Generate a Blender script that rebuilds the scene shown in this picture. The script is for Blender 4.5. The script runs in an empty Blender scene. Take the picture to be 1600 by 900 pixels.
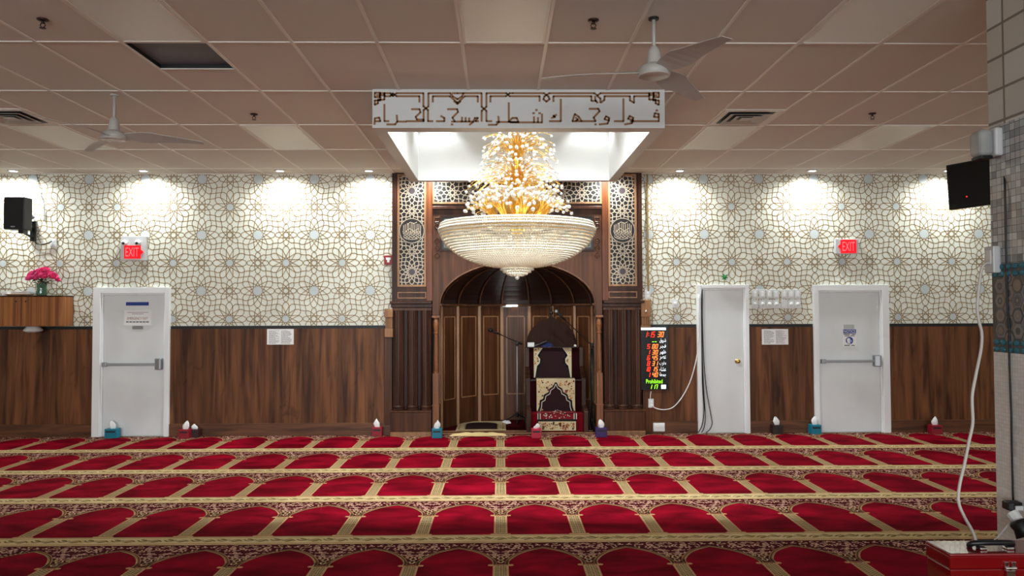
import bpy, math, random
from mathutils import Vector, Matrix
random.seed(7)
scene = bpy.context.scene
col = scene.collection
R_ = math.radians
PI = math.pi

# ------------------------------------------------------------------ camera
FPX, PITCH, YAW, ROLL, EYE = 1190.46, .02928, .01571, -.0031, 1.748
CEIL, WALL = 3.682, 10.74
cF = Vector((math.sin(YAW)*math.cos(PITCH), math.cos(YAW)*math.cos(PITCH), math.sin(PITCH)))
r0 = Vector((math.cos(YAW), -math.sin(YAW), 0)); u0 = r0.cross(cF)
cR = r0*math.cos(ROLL)+u0*math.sin(ROLL); cU = -r0*math.sin(ROLL)+u0*math.cos(ROLL)
cam_d = bpy.data.cameras.new('camera'); cam = bpy.data.objects.new('camera', cam_d); col.objects.link(cam)
cam.matrix_world = Matrix(((cR.x, cU.x, -cF.x, 0), (cR.y, cU.y, -cF.y, 0), (cR.z, cU.z, -cF.z, EYE), (0, 0, 0, 1)))
cam_d.sensor_fit = 'HORIZONTAL'; cam_d.sensor_width = 36; cam_d.lens = FPX/1600*36; cam_d.clip_start = .05
scene.camera = cam

def at(px, py, Y):
    d = cF+cR*((px-800)/FPX)-cU*((py-450)/FPX)
    d = d*(Y/d.y); return Vector((d.x, d.y, d.z+EYE))
def atz(px, py, z):
    d = cF+cR*((px-800)/FPX)-cU*((py-450)/FPX)
    d = d*((z-EYE)/d.z); return Vector((d.x, d.y, z))

# ------------------------------------------------------------------ light and exposure
scene.view_settings.view_transform = 'Standard'; scene.view_settings.look = 'None'
scene.view_settings.gamma = 1; scene.view_settings.use_curve_mapping = False
scene.view_settings.exposure = 0.0
scene.cycles.max_bounces = 10; scene.cycles.diffuse_bounces = 6; scene.cycles.transmission_bounces = 8
scene.cycles.sample_clamp_indirect = 6
w = bpy.data.worlds.new('world'); scene.world = w; w.use_nodes = True
w.node_tree.nodes['Background'].inputs[0].default_value = (.5, .55, .6, 1)
w.node_tree.nodes['Background'].inputs[1].default_value = .02
DOWN_W, COVE_W, CHAND_W, REAR_W, FILL_W = 105.0, 270.0, 3.2, 20.0, 430.0

def lamp(name, kind, loc, watts, color=(1, 1, 1), parent=None, rot=(0, 0, 0), **kw):
    d = bpy.data.lights.new(name, kind); d.energy = watts; d.color = color
    for k, v in kw.items(): setattr(d, k, v)
    o = bpy.data.objects.new(name, d); col.objects.link(o)
    o.location = Vector(loc)-(ORG.get(parent.name, Vector()) if parent else Vector())
    o.rotation_euler = rot
    if parent: o.parent = parent
    return o

# ------------------------------------------------------------------ helpers
ORG = {}
def s2l(c):
    return tuple((x/255/12.92 if x/255 <= .04045 else ((x/255+.055)/1.055)**2.4) for x in c)
def mat(name, c, rough=.5, metal=0, spec=.5, emit=None, estr=0, trans=0, ior=1.45, noise=None, bump=None, coat=0, sheen=0, alpha=1):
    m = bpy.data.materials.new(name); m.use_nodes = True
    nt = m.node_tree; b = nt.nodes['Principled BSDF']
    L = s2l(c)
    b.inputs['Base Color'].default_value = (*L, 1); b.inputs['Roughness'].default_value = rough
    b.inputs['Metallic'].default_value = metal; b.inputs['Specular IOR Level'].default_value = spec
    b.inputs['Transmission Weight'].default_value = trans; b.inputs['IOR'].default_value = ior
    b.inputs['Coat Weight'].default_value = coat; b.inputs['Sheen Weight'].default_value = sheen
    if emit is not None:
        b.inputs['Emission Color'].default_value = (*s2l(emit), 1); b.inputs['Emission Strength'].default_value = estr
    tc = None
    if noise or bump:
        tc = nt.nodes.new('ShaderNodeTexCoord')
    if noise:   # (second colour, (sx,sy,sz), detail, lo, hi)
        c2, sc, det, lo, hi = noise
        mp = nt.nodes.new('ShaderNodeMapping'); mp.inputs['Scale'].default_value = sc
        nz = nt.nodes.new('ShaderNodeTexNoise'); nz.inputs['Scale'].default_value = 1; nz.inputs['Detail'].default_value = det
        nz.inputs['Distortion'].default_value = .4
        rp = nt.nodes.new('ShaderNodeValToRGB')
        rp.color_ramp.elements[0].position = lo; rp.color_ramp.elements[0].color = (*L, 1)
        rp.color_ramp.elements[1].position = hi; rp.color_ramp.elements[1].color = (*s2l(c2), 1)
        nt.links.new(tc.outputs['Object'], mp.inputs[0]); nt.links.new(mp.outputs[0], nz.inputs['Vector'])
        nt.links.new(nz.outputs[0], rp.inputs[0]); nt.links.new(rp.outputs[0], b.inputs['Base Color'])
    if bump:
        sc, st = bump
        nb = nt.nodes.new('ShaderNodeTexNoise'); nb.inputs['Scale'].default_value = sc; nb.inputs['Detail'].default_value = 4
        bp = nt.nodes.new('ShaderNodeBump'); bp.inputs['Strength'].default_value = st; bp.inputs['Distance'].default_value = .01
        nt.links.new(tc.outputs['Object'], nb.inputs['Vector']); nt.links.new(nb.outputs[0], bp.inputs['Height'])
        nt.links.new(bp.outputs[0], b.inputs['Normal'])
    return m
def wood(name, c1, c2, rough=.45, sx=14, sz=.9, plank=0, spec=.35, c3=None):
    """vertical-grain wood, optional vertical plank tone change every `plank` metres"""
    m = bpy.data.materials.new(name); m.use_nodes = True; nt = m.node_tree; b = nt.nodes['Principled BSDF']
    b.inputs['Roughness'].default_value = rough; b.inputs['Specular IOR Level'].default_value = spec
    tc = nt.nodes.new('ShaderNodeTexCoord'); mp = nt.nodes.new('ShaderNodeMapping'); mp.inputs['Scale'].default_value = (sx, sx, sz)
    nz = nt.nodes.new('ShaderNodeTexNoise'); nz.inputs['Scale'].default_value = 1; nz.inputs['Detail'].default_value = 6; nz.inputs['Distortion'].default_value = .9
    nt.links.new(tc.outputs['Object'], mp.inputs[0]); nt.links.new(mp.outputs[0], nz.inputs['Vector'])
    rp = nt.nodes.new('ShaderNodeValToRGB'); e = rp.color_ramp.elements
    e[0].position = .34; e[0].color = (*s2l(c1), 1); e[1].position = .68; e[1].color = (*s2l(c2), 1)
    nt.links.new(nz.outputs[0], rp.inputs[0]); out = rp.outputs[0]
    if plank:
        sp = nt.nodes.new('ShaderNodeSeparateXYZ'); nt.links.new(tc.outputs['Object'], sp.inputs[0])
        dv = nt.nodes.new('ShaderNodeMath'); dv.operation = 'DIVIDE'; dv.inputs[1].default_value = plank; nt.links.new(sp.outputs[0], dv.inputs[0])
        fl = nt.nodes.new('ShaderNodeMath'); fl.operation = 'FLOOR'; nt.links.new(dv.outputs[0], fl.inputs[0])
        wn = nt.nodes.new('ShaderNodeTexWhiteNoise'); wn.noise_dimensions = '1D'; nt.links.new(fl.outputs[0], wn.inputs['W'])
        mr = nt.nodes.new('ShaderNodeMapRange'); mr.inputs[3].default_value = .72; mr.inputs[4].default_value = 1.18
        nt.links.new(wn.outputs[0], mr.inputs[0])
        # knots: dark soft blotches
        mk = nt.nodes.new('ShaderNodeMapping'); mk.inputs['Scale'].default_value = (5, 5, 2.2)
        kn = nt.nodes.new('ShaderNodeTexNoise'); kn.inputs['Scale'].default_value = 1; kn.inputs['Detail'].default_value = 3; kn.inputs['Distortion'].default_value = 1.5
        nt.links.new(tc.outputs['Object'], mk.inputs[0]); nt.links.new(mk.outputs[0], kn.inputs['Vector'])
        kr = nt.nodes.new('ShaderNodeMapRange'); kr.inputs[1].default_value = .62; kr.inputs[2].default_value = .74; kr.inputs[3].default_value = 1; kr.inputs[4].default_value = .55
        nt.links.new(kn.outputs[0], kr.inputs[0])
        mm = nt.nodes.new('ShaderNodeMath'); mm.operation = 'MULTIPLY'; nt.links.new(mr.outputs[0], mm.inputs[0]); nt.links.new(kr.outputs[0], mm.inputs[1])
        vm = nt.nodes.new('ShaderNodeVectorMath'); vm.operation = 'SCALE'; nt.links.new(out, vm.inputs[0]); nt.links.new(mm.outputs[0], vm.inputs['Scale'])
        out = vm.outputs[0]
    nt.links.new(out, b.inputs['Base Color'])
    return m

class MB:
    def __init__(s): s.v = []; s.f = []; s.m = []
    def add(s, vs, fs, mi=0):
        n = len(s.v); s.v += [tuple(p) for p in vs]
        for f in fs: s.f.append(tuple(i+n for i in f)); s.m.append(mi)
        return s
    def box(s, x0, x1, y0, y1, z0, z1, mi=0):
        if x0 > x1: x0, x1 = x1, x0
        if y0 > y1: y0, y1 = y1, y0
        if z0 > z1: z0, z1 = z1, z0
        return s.add([(x0, y0, z0), (x1, y0, z0), (x1, y1, z0), (x0, y1, z0), (x0, y0, z1), (x1, y0, z1), (x1, y1, z1), (x0, y1, z1)],
                     [(0, 3, 2, 1), (4, 5, 6, 7), (0, 1, 5, 4), (1, 2, 6, 5), (2, 3, 7, 6), (3, 0, 4, 7)], mi)
    def poly(s, pts, mi=0): return s.add(pts, [tuple(range(len(pts)))], mi)
    def prism(s, pts, y0, y1, mi=0):        # pts are (x, z); extruded from y0 (front) to y1
        n = len(pts)
        ar = sum(pts[i][0]*pts[(i+1) % n][1]-pts[(i+1) % n][0]*pts[i][1] for i in range(n))
        if ar < 0: pts = pts[::-1]
        vs = [(x, y0, z) for x, z in pts]+[(x, y1, z) for x, z in pts]
        fs = [tuple(range(n)), tuple(range(2*n-1, n-1, -1))]+[(i, i+n, (i+1) % n+n, (i+1) % n) for i in range(n)]
        return s.add(vs, fs, mi)
    def hprism(s, pts, z0, z1, mi=0):       # pts are (x, y)
        n = len(pts)
        ar = sum(pts[i][0]*pts[(i+1) % n][1]-pts[(i+1) % n][0]*pts[i][1] for i in range(n))
        if ar < 0: pts = pts[::-1]
        vs = [(x, y, z0) for x, y in pts]+[(x, y, z1) for x, y in pts]
        fs = [tuple(range(n-1, -1, -1)), tuple(range(n, 2*n))]+[(i, (i+1) % n, (i+1) % n+n, i+n) for i in range(n)]
        return s.add(vs, fs, mi)
    def tube(s, pts, r, n=6, mi=0, closed=False, caps=True):
        P = [Vector(p) for p in pts]; k = len(P); rs = r if isinstance(r, (list, tuple)) else [r]*k
        up = Vector((0, 0, 1)); vs = []; prev = None
        for i in range(k):
            if closed: t = P[(i+1) % k]-P[i-1]
            else: t = P[min(i+1, k-1)]-P[max(i-1, 0)]
            if t.length < 1e-9: t = Vector((0, 0, 1))
            t.normalize()
            if prev is None:
                a = up.cross(t) if abs(t.z) < .95 else Vector((1, 0, 0)).cross(t)
            else: a = prev-t*prev.dot(t)
            if a.length < 1e-6: a = Vector((1, 0, 0)).cross(t)
            a.normalize(); b = t.cross(a); prev = a
            for j in range(n):
                th = 2*PI*j/n; vs.append(P[i]+(a*math.cos(th)+b*math.sin(th))*rs[i])
        fs = []
        for i in range(k if closed else k-1):
            i2 = (i+1) % k
            for j in range(n): fs.append((i*n+j, i*n+(j+1) % n, i2*n+(j+1) % n, i2*n+j))
        if not closed and caps: fs += [tuple(range(n-1, -1, -1)), tuple(range((k-1)*n, k*n))]
        return s.add(vs, fs, mi)
    def lathe(s, prof, c, n=24, mi=0, a0=0, a1=2*PI, sx=1, sy=1):
        c = Vector(c); full = abs(a1-a0-2*PI) < 1e-6; k = n if full else n+1; vs = []
        for r, z in prof:
            for j in range(k):
                th = a0+(a1-a0)*j/n; vs.append((c.x+sx*max(r, 1e-5)*math.cos(th), c.y+sy*max(r, 1e-5)*math.sin(th), c.z+z))
        fs = []
        for i in range(len(prof)-1):
            for j in range(n):
                j2 = (j+1) % k; fs.append((i*k+j, i*k+j2, (i+1)*k+j2, (i+1)*k+j))
        return s.add(vs, fs, mi)
    def ball(s, c, r, mi=0, hi=False, sq=(1, 1, 1)):
        V, Fc = ICO2 if hi else ICO1
        return s.add([(c[0]+p[0]*r*sq[0], c[1]+p[1]*r*sq[1], c[2]+p[2]*r*sq[2]) for p in V], Fc, mi)
    def xform(s, M):
        s.v = [tuple(M @ Vector(p)) for p in s.v]; return s
    def strips(s, lines, wd, fn, mi=0):     # flat ribbons in a plane: fn maps (u, v) to a point
        h = wd/2
        for ln in lines:
            for (a, b), (c, d) in zip(ln[:-1], ln[1:]):
                dx, dy = c-a, d-b; L = math.hypot(dx, dy)
                if L < 1e-6: continue
                dx /= L; dy /= L; e = h*.45
                a1, b1, c1, d1 = a-dx*e, b-dy*e, c+dx*e, d+dy*e
                s.poly([fn(a1+dy*h, b1-dx*h), fn(c1+dy*h, d1-dx*h), fn(c1-dy*h, d1+dx*h), fn(a1-dy*h, b1+dx*h)], mi)
        return s
    def build(s, name, mats, parent=None, smooth=False, bevel=0, bseg=2, label=None, kind=None):
        me = bpy.data.meshes.new(name); o = bpy.data.objects.new(name, me); col.objects.link(o)
        org = ORG.get(parent.name, Vector()) if parent else Vector()
        me.from_pydata([(p[0]-org.x, p[1]-org.y, p[2]-org.z) for p in s.v], [], s.f)
        for m in (mats if isinstance(mats, (list, tuple)) else [mats]): me.materials.append(m)
        me.polygons.foreach_set('material_index', s.m)
        if smooth: me.polygons.foreach_set('use_smooth', [True]*len(s.f))
        me.update()
        if parent: o.parent = parent; ORG[o.name] = org
        if bevel:
            b = o.modifiers.new('edge', 'BEVEL'); b.width = bevel; b.segments = bseg; b.limit_method = 'ANGLE'; b.angle_limit = R_(40)
        if label: o['label'] = label
        if kind: o['kind'] = kind
        return o
def ico(n):
    t = (1+5**.5)/2
    V = [Vector(p).normalized() for p in [(-1, t, 0), (1, t, 0), (-1, -t, 0), (1, -t, 0), (0, -1, t), (0, 1, t), (0, -1, -t), (0, 1, -t), (t, 0, -1), (t, 0, 1), (-t, 0, -1), (-t, 0, 1)]]
    Fc = [(0, 11, 5), (0, 5, 1), (0, 1, 7), (0, 7, 10), (0, 10, 11), (1, 5, 9), (5, 11, 4), (11, 10, 2), (10, 7, 6), (7, 1, 8), (3, 9, 4), (3, 4, 2), (3, 2, 6), (3, 6, 8), (3, 8, 9), (4, 9, 5), (2, 4, 11), (6, 2, 10), (8, 6, 7), (9, 8, 1)]
    for _ in range(n):
        mid = {}; NF = []
        def m(a, b):
            k = (min(a, b), max(a, b))
            if k not in mid: V.append((V[a]+V[b]).normalized()); mid[k] = len(V)-1
            return mid[k]
        for a, b, c in Fc:
            x, y, z = m(a, b), m(b, c), m(c, a); NF += [(a, x, z), (b, y, x), (c, z, y), (x, y, z)]
        Fc = NF
    return [tuple(v) for v in V], Fc
ICO1 = ico(1); ICO2 = ico(2)

def tag(o, label=None, cat=None, group=None, kind=None):
    if label: o['label'] = label
    if cat: o['category'] = cat
    if group: o['group'] = group
    if kind: o['kind'] = kind
    return o
def thing(name, loc, label=None, cat=None, group=None, kind=None):
    o = bpy.data.objects.new(name, None); col.objects.link(o); o.empty_display_size = .05
    o.location = loc; ORG[o.name] = Vector(loc); return tag(o, label, cat, group, kind)
def copy_tree(o, parent=None):
    c = o.copy(); col.objects.link(c)
    if parent: c.parent = parent
    for ch in list(o.children):
        copy_tree(ch, c)
    return c
def text(parent, name, body, x0, x1, z0, z1, y, m, label=None, depth=.0008):
    cu = bpy.data.curves.new(name, 'FONT'); cu.body = body; cu.extrude = 0
    t = bpy.data.objects.new(name, cu); col.objects.link(t)
    bpy.context.view_layer.update()
    me = bpy.data.meshes.new_from_object(t.evaluated_get(bpy.context.evaluated_depsgraph_get()))
    bpy.data.objects.remove(t)
    V = [v.co.copy() for v in me.vertices]
    if not V: return None
    ax0, ax1 = min(v.x for v in V), max(v.x for v in V); ay0, ay1 = min(v.y for v in V), max(v.y for v in V)
    mb = MB(); mb.add([(x0+(v.x-ax0)/(ax1-ax0+1e-9)*(x1-x0), y, z0+(v.y-ay0)/(ay1-ay0+1e-9)*(z1-z0)) for v in V], [tuple(p.vertices) for p in me.polygons])
    bpy.data.meshes.remove(me)
    return mb.build(name, m, parent, label=label)
def clip_line(p, q, x0, x1, y0, y1):
    t0, t1 = 0., 1.; dx, dy = q[0]-p[0], q[1]-p[1]
    for a, b in ((-dx, p[0]-x0), (dx, x1-p[0]), (-dy, p[1]-y0), (dy, y1-p[1])):
        if abs(a) < 1e-12:
            if b < 0: return None
            continue
        r = b/a
        if a < 0: t0 = max(t0, r)
        else: t1 = min(t1, r)
    if t0 >= t1: return None
    return (p[0]+dx*t0, p[1]+dy*t0), (p[0]+dx*t1, p[1]+dy*t1)
def clip_poly(P, x0, x1, y0, y1):
    for ax, lim, sg in ((0, x0, 1), (0, x1, -1), (1, y0, 1), (1, y1, -1)):
        out = []
        for i in range(len(P)):
            a, b = P[i-1], P[i]; ia, ib = sg*(a[ax]-lim) >= 0, sg*(b[ax]-lim) >= 0
            if ia != ib:
                t = (lim-a[ax])/(b[ax]-a[ax]); out.append((a[0]+t*(b[0]-a[0]), a[1]+t*(b[1]-a[1])))
            if ib: out.append(b)
        P = out
        if len(P) < 3: return []
    return P
def spline(P, n=8):
    P = [Vector(p) for p in P]; out = []
    for i in range(len(P)-1):
        a, b, c, d = P[max(i-1, 0)], P[i], P[i+1], P[min(i+2, len(P)-1)]
        for k in range(n):
            t = k/n; out.append(.5*((2*b)+(c-a)*t+(2*a-5*b+4*c-d)*t*t+(3*b-a-3*c+d)*t**3))
    out.append(P[-1]); return out

# the twelve-fold star pattern of the wallpaper and the carved screens, for one cell of side 1
def girih():
    lines = []; stars = []; p12 = []; p8 = []; gp = []
    def ros(cx, cy, n, ro, rs, ri, rt):
        st = 2*PI/n; P = lambda r, a: (cx+r*math.cos(a), cy+r*math.sin(a))
        rc = rt*.76
        for k in range(n):
            a = k*st; O = P(ro, a); I = P(ri, a)
            for sg in (-1, 1):
                S = P(rs, a+sg*st/2); B = P(rs+(ro-rs)*.72, a+sg*st*.24)
                lines.append([O, B, S, I]); lines.append([I, P(rt, a+sg*st/2), P(rc, a+sg*st)])
        stars.append([P(rt if k % 2 else rc, k*st/2) for k in range(2*n)])
    for cx, cy, ri, rt in ((0, 0, .150, .110), (.5, .5, .118, .082)):
        ros(cx, cy, 12, .3036, .238, ri, rt)
        for k in range(12):
            if k % 3: p12.append((cx+.3036*math.cos(k*PI/6), cy+.3036*math.sin(k*PI/6)))
    for cx, cy in ((.5, 0), (0, .5)):
        ros(cx, cy, 8, .1964, .128, .078, .056)
        for k in (1, 3, 5, 7): p8.append((cx+.1964*math.cos(k*PI/4), cy+.1964*math.sin(k*PI/4)))
    for sx in (.25, .75):
        for sy in (.25, .75): gp.append((sx, sy))
    D = lambda a, b: math.hypot(a[0]-b[0], a[1]-b[1])
    def wrap(p): return [(p[0]+i, p[1]+j) for i in (-1, 0, 1) for j in (-1, 0, 1)]
    for a in p12:
        for q in p8+gp:
            for b in wrap(q):
                if D(a, b) < .115: lines.append([a, b])
    return lines, stars
GL, GS = girih()
def screen(mb, ox, oz, L, x0, x1, z0, z1, wd, fn, mi, star_mi=None, fn2=None):
    segs = []
    i0, i1 = math.floor((x0-ox)/L)-1, math.ceil((x1-ox)/L)+1; j0, j1 = math.floor((z0-oz)/L)-1, math.ceil((z1-oz)/L)+1
    for i in range(i0, i1+1):
        for j in range(j0, j1+1):
            for ln in GL:
                for p, q in zip(ln[:-1], ln[1:]):
                    c = clip_line((ox+(i+p[0])*L, oz+(j+p[1])*L), (ox+(i+q[0])*L, oz+(j+q[1])*L), x0, x1, z0, z1)
                    if c: segs.append([c[0], c[1]])
            if star_mi is not None:
                for k, S in enumerate(GS[:2]):
                    P = clip_poly([(ox+(i+p[0])*L, oz+(j+p[1])*L) for p in S], x0, x1, z0, z1)
                    if len(P) > 2: mb.poly([fn2(*p) for p in P], star_mi)
    mb.strips(segs, wd, fn, mi)

# ------------------------------------------------------------------ materials
M = {}
M['paper'] = mat('wallpaper_cream', (233, 234, 222), .6, noise=((225, 226, 214), (3, 3, 3), 3, .3, .7))
M['paper_line'] = mat('wallpaper_gold', (150, 122, 72), .45, spec=.5)
M['paper_star'] = mat('wallpaper_star', (196, 204, 204), .5)
M['wainscot'] = wood('wainscot_walnut', (70, 40, 23), (128, 82, 50), .42, 11, .8, plank=.19, spec=.2)
M['base_wood'] = wood('baseboard_walnut', (70, 41, 24), (112, 70, 42), .45, 1.2, 14)
M['black'] = mat('black_plastic', (16, 16, 17), .45)
M['satin_black'] = mat('black_satin', (22, 22, 24), .3)
M['rib'] = wood('rib_wood', (84, 56, 40), (112, 78, 56), .4, 12, 1, spec=.2)
M['post'] = wood('post_wood', (104, 62, 36), (146, 94, 58), .35, 18, .7, spec=.25)
M['silver'] = mat('silver_paint', (176, 178, 182), .35, .4)
M['tile'] = mat('ceiling_tile', (218, 213, 206), .85, bump=(160, .15))
M['tbar'] = mat('ceiling_bar', (232, 228, 220), .4)
M['lens'] = mat('light_lens', (225, 222, 212), .24, spec=1.0, bump=(220, .2))
M['white'] = mat('white_paint', (218, 220, 220), .4)
M['canopy_white'] = mat('canopy_paint', (204, 205, 204), .5)
M['door'] = mat('door_paint', (226, 230, 231), .42, noise=((217, 221, 222), (2, 2, 1.2), 3, .35, .7))
M['door_frame'] = mat('door_frame_paint', (238, 241, 242), .35)
M['steel'] = mat('steel', (164, 166, 168), .45, 1)
M['chrome'] = mat('chrome', (225, 225, 225), .1, 1)
M['gold'] = mat('gold', (230, 184, 88), .25, 1)
M['crystal'] = mat('crystal', (250, 251, 252), .04, trans=.72, ior=1.5, spec=.9)
M['bulb'] = mat('bulb', (255, 240, 210), .4, emit=(255, 226, 170), estr=3)
M['lamp_lens'] = mat('downlight_lens', (255, 255, 250), .4, emit=(255, 250, 235), estr=14)
M['walnut'] = wood('mihrab_walnut', (44, 24, 17), (74, 44, 31), .36, spec=.18, sx=16, sz=.8)
M['walnut_dark'] = wood('mihrab_dark', (34, 19, 14), (54, 32, 23), .38, 18, .7, spec=.18)
M['oak'] = wood('mihrab_brown', (62, 35, 20), (96, 58, 35), .35, 18, .7, spec=.18)
M['amber'] = wood('pilaster_brown', (80, 40, 21), (112, 62, 34), .33, 20, .6, spec=.25)
M['trim'] = wood('pale_trim', (128, 90, 60), (160, 118, 82), .4, 12, 1)
M['screen_white'] = mat('screen_cream', (196, 180, 160), .5)
M['screen_black'] = mat('screen_backing', (24, 18, 17), .5)
M['screen_star'] = mat('screen_star', (72, 62, 66), .5)
M['cabinet'] = wood('cabinet_zebrawood', (116, 66, 30), (172, 110, 58), .38, 26, .35)
M['velvet'] = mat('velvet_maroon', (34, 3, 8), .9, spec=.1)
M['velvet_red'] = mat('velvet_red', (104, 8, 22), .9, spec=.1)
M['red'] = mat('carpet_red', (90, 0, 15), .95, spec=.04, noise=((148, 6, 34), (2.4, 4.2, 1), 6, .36, .72), bump=(240, .25))
M['maroon'] = mat('carpet_maroon', (70, 2, 12), .95, spec=.1)
M['beige'] = mat('carpet_beige', (212, 190, 144), .95, spec=.1, noise=((196, 170, 122), (9, 9, 9), 3, .3, .7))
M['tan'] = mat('carpet_tan', (196, 148, 106), .95, spec=.1)
M['olive'] = mat('carpet_olive', (118, 100, 58), .95, spec=.1)
M['brown'] = mat('carpet_brown', (74, 38, 24), .95, spec=.1)
M['pink'] = mat('carpet_pink', (220, 176, 152), .95, spec=.1)
M['papersheet'] = mat('paper_sheet', (238, 238, 238), .6)
M['ink'] = mat('ink_grey', (120, 122, 126), .6)
M['blue'] = mat('sign_blue', (30, 58, 140), .45)
M['ink_red'] = mat('ink_red', (150, 24, 34), .5)
M['ink_black'] = mat('ink_black', (26, 26, 28), .5)
M['fan_white'] = mat('fan_white', (178, 174, 169), .4)

# ------------------------------------------------------------------ room shell
XL, XR, YB = -8.6, 8.6, -11.0
MX = .245                    # the centre line of the prayer niche
ML, MR = MX-1.755, MX+1.755  # its two outer edges
TW = 1.535                   # top of the wainscot
WX = (-4.187, 2.818)         # a twelve-point star of the wallpaper
MB().box(XL-.1, XR+.1, YB-.1, 12.6, -.12, 0).build('floor', M['maroon'], kind='structure')
def front_wall(x0, x1):
    mb = MB(); mb.box(x0, x1, WALL, WALL+.12, 0, CEIL)
    screen(mb, WX[0], WX[1], .787, x0, x1, TW+.012, CEIL, .0095, lambda u, v: (u, WALL-.0016, v), 1, 2, lambda u, v: (u, WALL-.0008, v))
    return mb.build('wall_front', [M['paper'], M['paper_line'], M['paper_star']], kind='structure')
front_wall(XL, ML+.02); front_wall(MR-.02, XR)
MB().box(XL-.12, XL, YB, WALL+.12, 0, CEIL).build('wall_left', M['paper'], kind='structure')
MB().box(XR, XR+.12, YB, WALL+.12, 0, CEIL).build('wall_right', M['paper'], kind='structure')
WZ0, WZ1 = .9, 3.1
mb = MB(); mb.box(XL-.12, XR+.12, YB-.12, YB, 0, WZ0); mb.box(XL-.12, XR+.12, YB-.12, YB, WZ1, CEIL)
WXS = [(-7.4, -4.6), (-3.6, -.8), (.8, 3.6), (4.6, 7.4)]
for a, b in zip([XL-.12]+[x[1] for x in WXS], [x[0] for x in WXS]+[XR+.12]): mb.box(a, b, YB-.12, YB, WZ0, WZ1)
mb.build('wall_back', M['paper'], kind='structure')
for i, (a, b) in enumerate(WXS):                     # unseen windows added at the far end, frontal fill for wall and doors
    wn = thing('fill_window_%d' % (i+1), ((a+b)/2, YB, WZ0), kind='structure'); mb = MB()
    mb.box(a, a+.06, YB-.1, YB+.01, WZ0, WZ1); mb.box(b-.06, b, YB-.1, YB+.01, WZ0, WZ1); mb.box(a, b, YB-.1, YB+.01, WZ0, WZ0+.06); mb.box(a, b, YB-.1, YB+.01, WZ1-.06, WZ1); mb.box((a+b)/2-.03, (a+b)/2+.03, YB-.1, YB+.01, WZ0, WZ1)
    mb.build('fill_window_frame', M['door_frame'], wn)
    lamp('fill_light', 'AREA', ((a+b)/2, YB-.2, (WZ0+WZ1)/2), FILL_W, (.90, .97, 1), wn, rot=(PI/2, 0, 0), shape='RECTANGLE', size=b-a, size_y=WZ1-WZ0)
# wainscot panels, black cap and baseboard between the doors
DOORS = [('door_1', 148, 267, 449, 160, 260), ('door_2', 1088, 1169, 445, 1095, 1163), ('door_3', 1270, 1387, 445, 1277, 1376)]
dX = [(at(d[1], 560, WALL).x, at(d[2], 560, WALL).x) for d in DOORS]
spans = [(XL, dX[0][0]), (dX[0][1], ML), (MR, dX[1][0]), (dX[1][1], dX[2][0]), (dX[2][1], XR)]
for i, (a, b) in enumerate(spans):
    MB().box(a, b, WALL-.022, WALL+.01, .02, TW-.035).build('trim_%d' % (i+1), M['wainscot'], kind='structure')
    MB().box(a, b, WALL-.016, WALL+.01, TW-.035, TW+.008).build('trim_%d' % (i+11), M['black'], kind='structure')
    MB().box(a, b, WALL-.042, WALL-.015, .0, .185).build('baseboard_front' if i == 0 else 'baseboard_front.%03d' % i, M['base_wood'], kind='structure', bevel=.004)

# ceiling: lay-in tiles 0.61 x 1.22 on white bars, with the canopy opening
GX0, GY0, GW, GD = -3.319, 5.453, .6096, 1.2192
CX0, CX1, CY0, CY1 = -1.11, 1.45, 6.62, 9.41          # outside of the canopy
CI = (-1.0, 1.345, 6.775, 9.315)                      # its opening
CB = 3.342                                            # its lower edge
dk = (GX0+GW, GX0+2*GW, GY0+.01, GY0+.61)             # the open half tile
mb = MB()
def ceil_rect(x0, x1, y0, y1):
    mb.poly([(x0, y0, CEIL), (x0, y1, CEIL), (x1, y1, CEIL), (x1, y0, CEIL)], 0)
for x0, x1, y0, y1 in ((XL, XR, CY1-.03, WALL), (XL, CX0+.03, CY0+.03, CY1-.03), (CX1-.03, XR, CY0+.03, CY1-.03), (XL, XR, YB, dk[2]), (XL, dk[0], dk[2], dk[3]), (dk[1], XR, dk[2], dk[3]), (XL, XR, dk[3], CY0+.03)):
    ceil_rect(x0, x1, y0, y1)
def out(x, y): return not (CX0 < x < CX1 and CY0 < y < CY1)
for k in range(-9, 21):
    x = GX0+k*GW
    if XL < x < XR:
        if CX0 < x < CX1:
            mb.box(x-.012, x+.012, YB, CY0, CEIL-.006, CEIL, 1); mb.box(x-.012, x+.012, CY1, WALL, CEIL-.006, CEIL, 1)
        else: mb.box(x-.012, x+.012, YB, WALL, CEIL-.006, CEIL, 1)
for k in range(-13, 5):
    y = GY0+k*GD
    if CY0 < y < CY1: mb.box(XL, CX0, y-.012, y+.012, CEIL-.0055, CEIL, 1); mb.box(CX1, XR, y-.012, y+.012, CEIL-.0055, CEIL, 1)
    else: mb.box(XL, XR, y-.012, y+.012, CEIL-.0055, CEIL, 1)
for c in (-3, 1, 9):   # half-tile bars by the hatch and the vents
    y = GY0+(.61 if c == 1 else GD+.61)
    mb.box(GX0+c*GW, GX0+(c+1)*GW, y-.012, y+.012, CEIL-.0055, CEIL, 1)
mb.box(XL, XR, WALL-.03, WALL, CEIL-.008, CEIL, 1)
mb.build('ceiling', [M['tile'], M['tbar']], kind='structure')
MB().box(XL-.12, XR+.12, YB-.12, dk[2]-.05, CEIL+.95, CEIL+1.0).box(XL-.12, XR+.12, dk[2]-.05, WALL+.12, CEIL+.95, CEIL+1.0).build('ceiling_deck', M['black'], kind='structure')
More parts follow.
